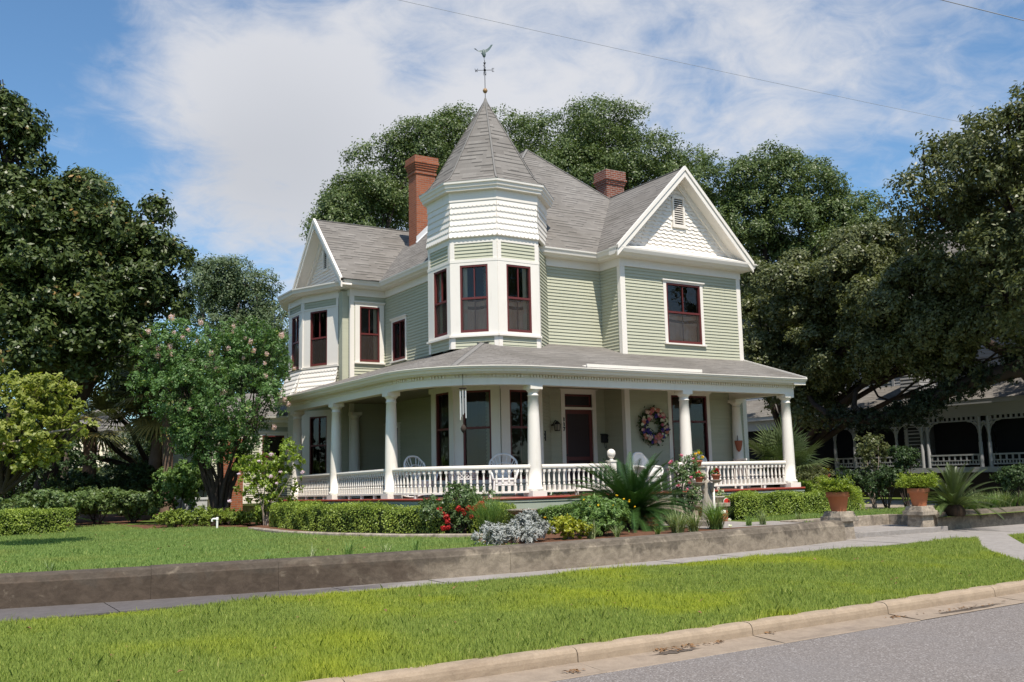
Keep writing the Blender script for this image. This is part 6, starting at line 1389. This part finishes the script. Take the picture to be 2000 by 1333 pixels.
# cooling unit and white pipe
c = A(387, 995, 34.5); T = empty('cooling_unit', (c.x, c.y, ZY), 'grey outdoor cooling unit on the ground left of the brick base', 'cooling unit')
u = Vector((cos(radians(-25)), sin(radians(-25)), 0)); v = Vector((-u.y, u.x, 0)); b = Vector((c.x, c.y, ZY))-u*.36-v*.36
m = MB(); m.obox(b+u*.02+v*.02, u*.68, v*.68, (0, 0, .68)); m.build('casing', METALG, T)
m = MB()
for k in range(22): m.obox(b+u*(.01+.033*k)-v*.012, u*.014, v*.02, (0, 0, .62)); m.obox(b+v*(.01+.033*k)-u*.012, u*.02, v*.014, (0, 0, .62))
m.build('grille', METALG, T); m = MB(); m.obox(b-u*.02-v*.02+Vector((0, 0, .66)), u*.76, v*.76, (0, 0, .06)); m.build('lid', METALG, T)
c = G(424, 1034, ZY); T = empty('stand_pipe', (c.x, c.y, ZY), 'bent white plastic pipe standing on the lawn in front of the low boxwoods', 'pipe')
e = Vector((r0.x, r0.y, 0)); m = MB(); m.tube([c-Vector((0, 0, .05)), c+Vector((0, 0, .22)), c+Vector((0, 0, .255)), c-e*.035+Vector((0, 0, .265)), c-e*.10+Vector((0, 0, .265)), c-e*.13+Vector((0, 0, .255)), c-e*.135+Vector((0, 0, .2))], .028, 8); m.build('pipe', WHITEPVC, T); MB().lathe([(.035, .235), (.035, .30), (.028, .31)], c, 8).build('elbow', WHITEPVC, T)
# ---------------------------------------------------------------- the shaded white neighbour on the right
NX = 34.2; N = empty('neighbour_house', (NX+4, 26, ZY), 'shaded white wooden house with a spindled porch beyond the driveway on the right', 'house')
def ny(px): d = ray(px, 850); return (O+d*(NX/d.x)).y
nz = lambda px, py: (O+ray(px, py)*(NX/ray(px, py).x)).z
NF = F_((NX, 36), (NX, 12)); zf_ = nz(1925, 912); ztop = nz(1925, 812); zr_ = nz(1960, 886)
m = MB(); m.box(NX-.1, NX+3, 12, 36, zf_-.2, zf_); m.build('porch_floor', NWHITE, N); m = MB(); m.box(NX+.1, NX+3, 12, 36, ZY-.1, zf_-.2); m.build('foundation', DARK, N)
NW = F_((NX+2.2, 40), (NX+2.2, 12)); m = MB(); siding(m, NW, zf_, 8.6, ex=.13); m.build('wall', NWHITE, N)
NB = F_((NX+.25, ny(1758)), (NX+2.2, ny(1758)))
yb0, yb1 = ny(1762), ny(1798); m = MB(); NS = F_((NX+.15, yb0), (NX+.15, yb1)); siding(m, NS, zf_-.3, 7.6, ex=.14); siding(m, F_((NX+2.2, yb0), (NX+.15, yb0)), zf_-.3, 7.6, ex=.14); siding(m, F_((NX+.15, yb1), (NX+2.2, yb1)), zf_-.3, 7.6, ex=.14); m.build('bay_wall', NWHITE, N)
def nwin(px, w, z0, z1, F=NS, y=None):
    u = (F.o.y-(y if y else ny(px))); m = MB(); board(m, F, u-w/2-.12, u-w/2, z0-.1, z1+.12, 0, .05); board(m, F, u+w/2, u+w/2+.12, z0-.1, z1+.12, 0, .05); board(m, F, u-w/2, u+w/2, z1, z1+.12, 0, .05); board(m, F, u-w/2, u+w/2, z0-.1, z0, 0, .06); W = m.build('window', NWHITE, N)
    m = MB(); board(m, F, u-w/2, u+w/2, z0, z1, .0, .02); m.build('pane', paint('dark_neighbour_pane', (.02, .02, .022), .15, .1, 1.), W); m = MB(); board(m, F, u-w/2, u+w/2, (z0+z1)/2-.03, (z0+z1)/2+.03, .02, .045); m.build('sash_rail', NWHITE, W)
nwin(1783, .62, 2.3, 4.0); nwin(1690, .8, 5.0, 6.6, NW, 27.5); nwin(0, .9, 5.6, 7.4, NW, 21.0); nwin(0, .9, 5.4, 7.0, NW, 24.5); nwin(0, 1., zf_+.5, zf_+2.4, NW, 20.3); nwin(0, 1., zf_+.5, zf_+2.4, NW, 29.)
m = MB(); m.box(NX-.06, NX+.06, 12, yb1+.1, ztop, ztop+.45); m.box(NX-.06, NX+.06, yb0, 36, ztop, ztop+.45); m.box(NX-.3, NX, 12, 36, ztop+.45, ztop+.62); m.build('porch_beam', NWHITE, N)
m = MB(); m.poly([(NX-.32, 12, ztop+.62), (NX-.32, 36, ztop+.62), (NX+2.4, 36, ztop+1.75), (NX+2.4, 12, ztop+1.75)]); m.build('porch_roof', ROOF, N); m = MB(); m.poly([(NX+1.7, 12, 8.4), (NX+1.7, 40, 8.4), (NX+7, 40, 13), (NX+7, 12, 13)]); m.build('roof', ROOF, N)
posts = [ny(x) for x in (1932, 1914, 1812, 1800, 1750, 1668, 1630)]+[17.6, 17.0]
for y in posts:
    m = MB(); m.lathe([(.075, 0), (.075, .9), (.055, .95), (.06, 1.1), (.05, ztop-zf_-.7), (.07, ztop-zf_-.6), (.07, ztop-zf_)], (NX, y, zf_), 8); m.build('post', NWHITE, N)
    for s in (-1, 1):
        m = MB(); pts = [(NX, y+s*.06, ztop-.5), (NX, y+s*.12, ztop-.36), (NX, y+s*.3, ztop-.2), (NX, y+s*.48, ztop-.17)]; m.tube(pts, .03, 6); m.tube([(NX, y+s*.05, ztop-.3), (NX, y+s*.2, ztop-.2)], .05, 6); m.build('bracket', NWHITE, N)
ys = sorted(posts)
for a, b in zip(ys, ys[1:]):
    if b-a < .6: continue
    m = MB(); m.box(NX-.03, NX+.03, a, b, zr_-.04, zr_+.02); m.box(NX-.03, NX+.03, a, b, zr_-.24, zr_-.2); m.box(NX-.03, NX+.03, a, b, zf_+.08, zf_+.13); k = int((b-a)/.12)
    for i in range(1, k): y = a+(b-a)*i/k; m.box(NX-.016, NX+.016, y-.022, y+.022, zf_+.13, zr_-.24); 
    for i in range(1, k, 2): y = a+(b-a)*i/k; m.box(NX-.018, NX+.018, y-.03, y+.03, zr_-.2, zr_-.04)
    m.build('railing', NWHITE, N)
    m = MB(); m.box(NX-.03, NX+.03, a, b, ztop-.17, ztop-.12); k = int((b-a)/.2)
    for i in range(k): y = a+(b-a)*(i+.5)/k; m.box(NX-.02, NX+.02, y-.045, y+.045, ztop-.12, ztop)
    m.build('spindle_frieze', NWHITE, N)
SCRM = paint('dark_shade_screen', (.012, .012, .014), .8, .2, 2., None, .1)  # near-black panels added; the porch's deep shade is put into their colour
for a, b in ((ys[0], ys[2]), (ys[2], ys[3]), (ys[3], ny(1812)), (yb0+.1, ny(1668)), (ny(1668), 36)):
    m = MB(); m.box(NX+.35, NX+.38, a+.05, b-.05, zf_, ztop+.1); m.build('porch_shade_screen', SCRM, N)
for i, (x, d, hx, hy, y, lf, lab) in enumerate([(1700, 31.5, 32, 40, 885, L_OAKD, 'sparse small tree with bare pale stems before the neighbour railing'), (1765, 31, 26, 24, 900, L_DARK, 'rounded dark bush at the corner of the neighbour bay'), (1730, 30.5, 40, 26, 940, L_DARK, 'dark bush by the driveway left of the right gate pier'), (1975, 30, 28, 24, 935, L_DARK, 'dark shrub under the neighbour porch at the right edge'), (1590, 34, 40, 22, 935, L_OAKD, 'grey green shrub behind the right end of the porch'), (1560, 33, 28, 12, 958, L_HIB, 'low bright shrub between the right hedge and the fan palm'), (1665, 31.5, 30, 22, 940, L_DARK, 'dark shrub behind the fern on the left gate pier')]):
    c = A(x, y, d); k = d/FPX; b = Vector((c.x, c.y, ZY)); lb = [(c.x+k*hx*.45*cos(q), c.y+k*hx*.45*sin(q), c.z+k*hy*.35*sin(q*1.7), k*hx*.6, k*hx*.6, k*hy*.7) for q in (0, 1.3, 2.6, 3.9, 5.2)]
    shrub('driveway_shrub', lab, b, None, 4200 if i else 2600, lf, .08, .045, .14, 'shrub', 'shrubs along the driveway', .3, 7, PALE if i == 0 else BARKD, .75, lb)
# ---- distant cream house on the left
dd = 72; c = A(185, 905, dd); c.z = ZY; N2 = empty('distant_house', c, 'small cream two storey house with a balcony far beyond the left lawn', 'house')
u = Vector((cos(radians(-32)), sin(radians(-32)), 0)); zz = lambda py: A(185, py, dd).z; uu = lambda px: (px-185)/FPX*dd
def hb_(m, x0, x1, d0, d1, z0, z1): m.obox(c+u*uu(x0)+Vector((-u.y, u.x, 0))*d0+Vector((0, 0, z0-ZY)), u*(uu(x1)-uu(x0)), Vector((-u.y, u.x, 0))*(d1-d0), (0, 0, z1-z0))
m = MB(); hb_(m, 95, 222, 2.2, 8, ZY, zz(840)); m.build('wall', CREAMW, N2)
m = MB(); hb_(m, 90, 228, -.2, 2.3, zz(913), zz(907)); hb_(m, 92, 218, .0, .15, zz(905), zz(890)); m.build('balcony', CREAMW, N2)
for x in (214, 180, 140): m = MB(); hb_(m, x, x+6, 0, .2, ZY, zz(913)); m.build('post', CREAMW, N2)
for x, y0, y1 in ((190, 895, 865), (150, 895, 868), (185, 950, 925)): m = MB(); hb_(m, x, x+16, 2.12, 2.2, zz(y0), zz(y1)); m.build('window', paint('faded_blind', (.3, .25, .24), .6, .1, 2.), N2)
m = MB(); hb_(m, 85, 232, 1.8, 9, zz(840), zz(834)); m.poly([c+u*uu(85)+Vector((-u.y, u.x, 0))*1.8+Vector((0, 0, zz(834)-ZY)), c+u*uu(232)+Vector((-u.y, u.x, 0))*1.8+Vector((0, 0, zz(834)-ZY)), c+u*uu(160)+Vector((-u.y, u.x, 0))*5+Vector((0, 0, zz(770)-ZY))]); m.build('roof', ROOF, N2)
# ---- overhead wires
WIRE = paint('grey_cable', (.3, .31, .33), .6, .1, 1.)
def wire(label, a, b, r, s):
    a, b = Vector(a), Vector(b); d = b-a; pts = [a+d*(-.6+2.2*i/40)+Vector((0, 0, -s*(1-(2*(-.1+1.2*i/40)-1)**2))) for i in range(41)]; m = MB(); m.tube(pts, r, 6); tag(m.build('overhead_wire', WIRE), label, 'wire', 'overhead wires')
wire('thin overhead wire slanting across the sky behind the weather vane', A(810, 0, 40), A(1890, 236, 62), .009, .25)
wire('thicker overhead wire crossing the top right corner of the sky', A(1838, 0, 24), A(2010, 43, 27), .011, .0)
# ---------------------------------------------------------------- grass
def grass(name, mat, region, n, h, w, zfun, seed, lean=.5):
    r = np.random.default_rng(seed); x0, x1, y0, y1 = region['box']; x = r.uniform(x0, x1, n); y = r.uniform(y0, y1, n); k = region['ok'](x, y); x, y = x[k], y[k]; z = zfun(x, y)
    P = np.stack([x, y, z], 1); d = P-np.array([0, 0, CAMZ]); f = d@np.array(fw); px = d@np.array(rt)/f*FPX/1000; py = d@np.array(up)/f*FPX/1000; vis = (f > 1)&(np.abs(px) < 1.4)&(np.abs(py) < .95); P = P[vis]; n = len(P)
    cl = .75+.5*(np.sin(P[:, 0]*2.1+np.sin(P[:, 1]*1.7)*2)*.5+.5)*r.random(n)
    pn = np.sin(P[:, 0]*1.3+1.7*np.sin(P[:, 1]*.9))*np.sin(P[:, 1]*2.3+np.sin(P[:, 0]*3.1)); hh = h*cl*r.uniform(.5, 1.3, n)*(1+.28*pn)*np.where(r.random(n) < .02, 1.7, 1); q = r.uniform(0, 2*pi, n); s = np.stack([np.cos(q), np.sin(q), 0*q], 1)*(w*r.uniform(.7, 1.3, n))[:, None]*.5; q2 = r.uniform(0, 2*pi, n); ln = (lean*hh*r.random(n))[:, None]*np.stack([np.cos(q2), np.sin(q2), 0*q], 1)
    mid = P+ln*.35+np.stack([0*q, 0*q, hh*.6], 1); tip = P+ln*1.1+np.stack([0*q, 0*q, hh], 1)
    V = np.stack([P-s, P+s, mid+s*.75, tip, mid-s*.75], 1).reshape(-1, 3); F = np.arange(5*n).reshape(-1, 5); o = put(mesh_np(name, V, F, mat, np.clip(r.beta(2, 2.4, n), 0, 1)), name); o['kind'] = 'stuff'; return o
def Yk(x): return 8.02+.0055*(x-6)**2*.35+.018*(x-6)
def verge_ok(x, y):
    k = (y > Yk(x)+.15+.05*np.sin(x*9))&(y < np.where(x < 16, 13.04, 13.04-.01*(x-16))+.05*np.sin(x*7)*np.sin(x*2.3)+.02)
    for i in range(3):
        (ax, ay), (bx, by) = W0[i], W0[i+1]; (cx_, cy_), (dx, dy) = W1[i], W1[i+1]; t = (ay-y)/(ay-by); ins = (t >= 0)&(t < 1)&(x > ax+(bx-ax)*t+.04)&(x < cx_+(dx-cx_)*t-.02); k &= ~ins
    return k
zv = lambda x, y: .15+(y-Yk(x)-.16)/(13.34-Yk(x)-.16)*.105
grass('verge_grass', GRASSV, dict(box=(-5, 29, 7.9, 13.2), ok=verge_ok), 900000, .07, .0085, zv, 11)
Yw = lambda x: np.where(x < 17.2, 13.62+.0125*(x-9)**2, 13.62+.0125*8.2**2+.02*(x-17.2))
ex, ey = zip(*E_)
def lawn_ok(x, y):
    k = y > Yw(x)+.31; e = np.interp(y, ey[::-1], ex[::-1]); k &= (x < np.where(y < 17, 9.2+.0*x, e-.06)); k &= ~((x > 5.5)&(y > 27.4)); k &= ~((y > 29.4+.33*(x+2))&(x < 5.4)); return k
grass('lawn_grass', GRASSL, dict(box=(-6, 10.6, 13.6, 40), ok=lawn_ok), 460000, .05, .016, lambda x, y: 0*x+ZY, 12)
grass('lawn_grass', GRASSL, dict(box=(17.3, 33, 15.2, 18.8), ok=lambda x, y: (y > Yw(x)+.5)&~((x > 17.4)&(x < 21.5)&(y < 16.42))&~((x < 17.9)&(y > 15.5))&(y < 18.4-.05*(x-23))), 90000, .07, .016, lambda x, y: 0*x+ZY, 13)
# fallen leaves lying on the grass
R = random.Random(21); m = MB()
for k in range(240):
    x, y = R.uniform(-2, 18), R.uniform(8.2, 13.0)
    if k > 150: x, y = R.uniform(-3, 9), R.uniform(14.2, 26)
    if not (verge_ok(np.array([x]), np.array([y]))[0] if k <= 150 else lawn_ok(np.array([x]), np.array([y]))[0]): continue
    z = (zv(x, y) if k <= 150 else ZY)+R.uniform(.02, .06); q = R.uniform(0, 6.3); l = R.uniform(.025, .05); t = R.uniform(-.02, .02)
    m.add([(x+l*cos(q), y+l*sin(q), z+t), (x+l*.45*cos(q+1.6), y+l*.45*sin(q+1.6), z+R.uniform(0, .02)), (x-l*cos(q), y-l*sin(q), z-t), (x+l*.45*cos(q-1.6), y+l*.45*sin(q-1.6), z+R.uniform(0, .02))], [(0, 1, 2, 3)])
m.build('fallen_leaves', LIT)['kind'] = 'stuff'
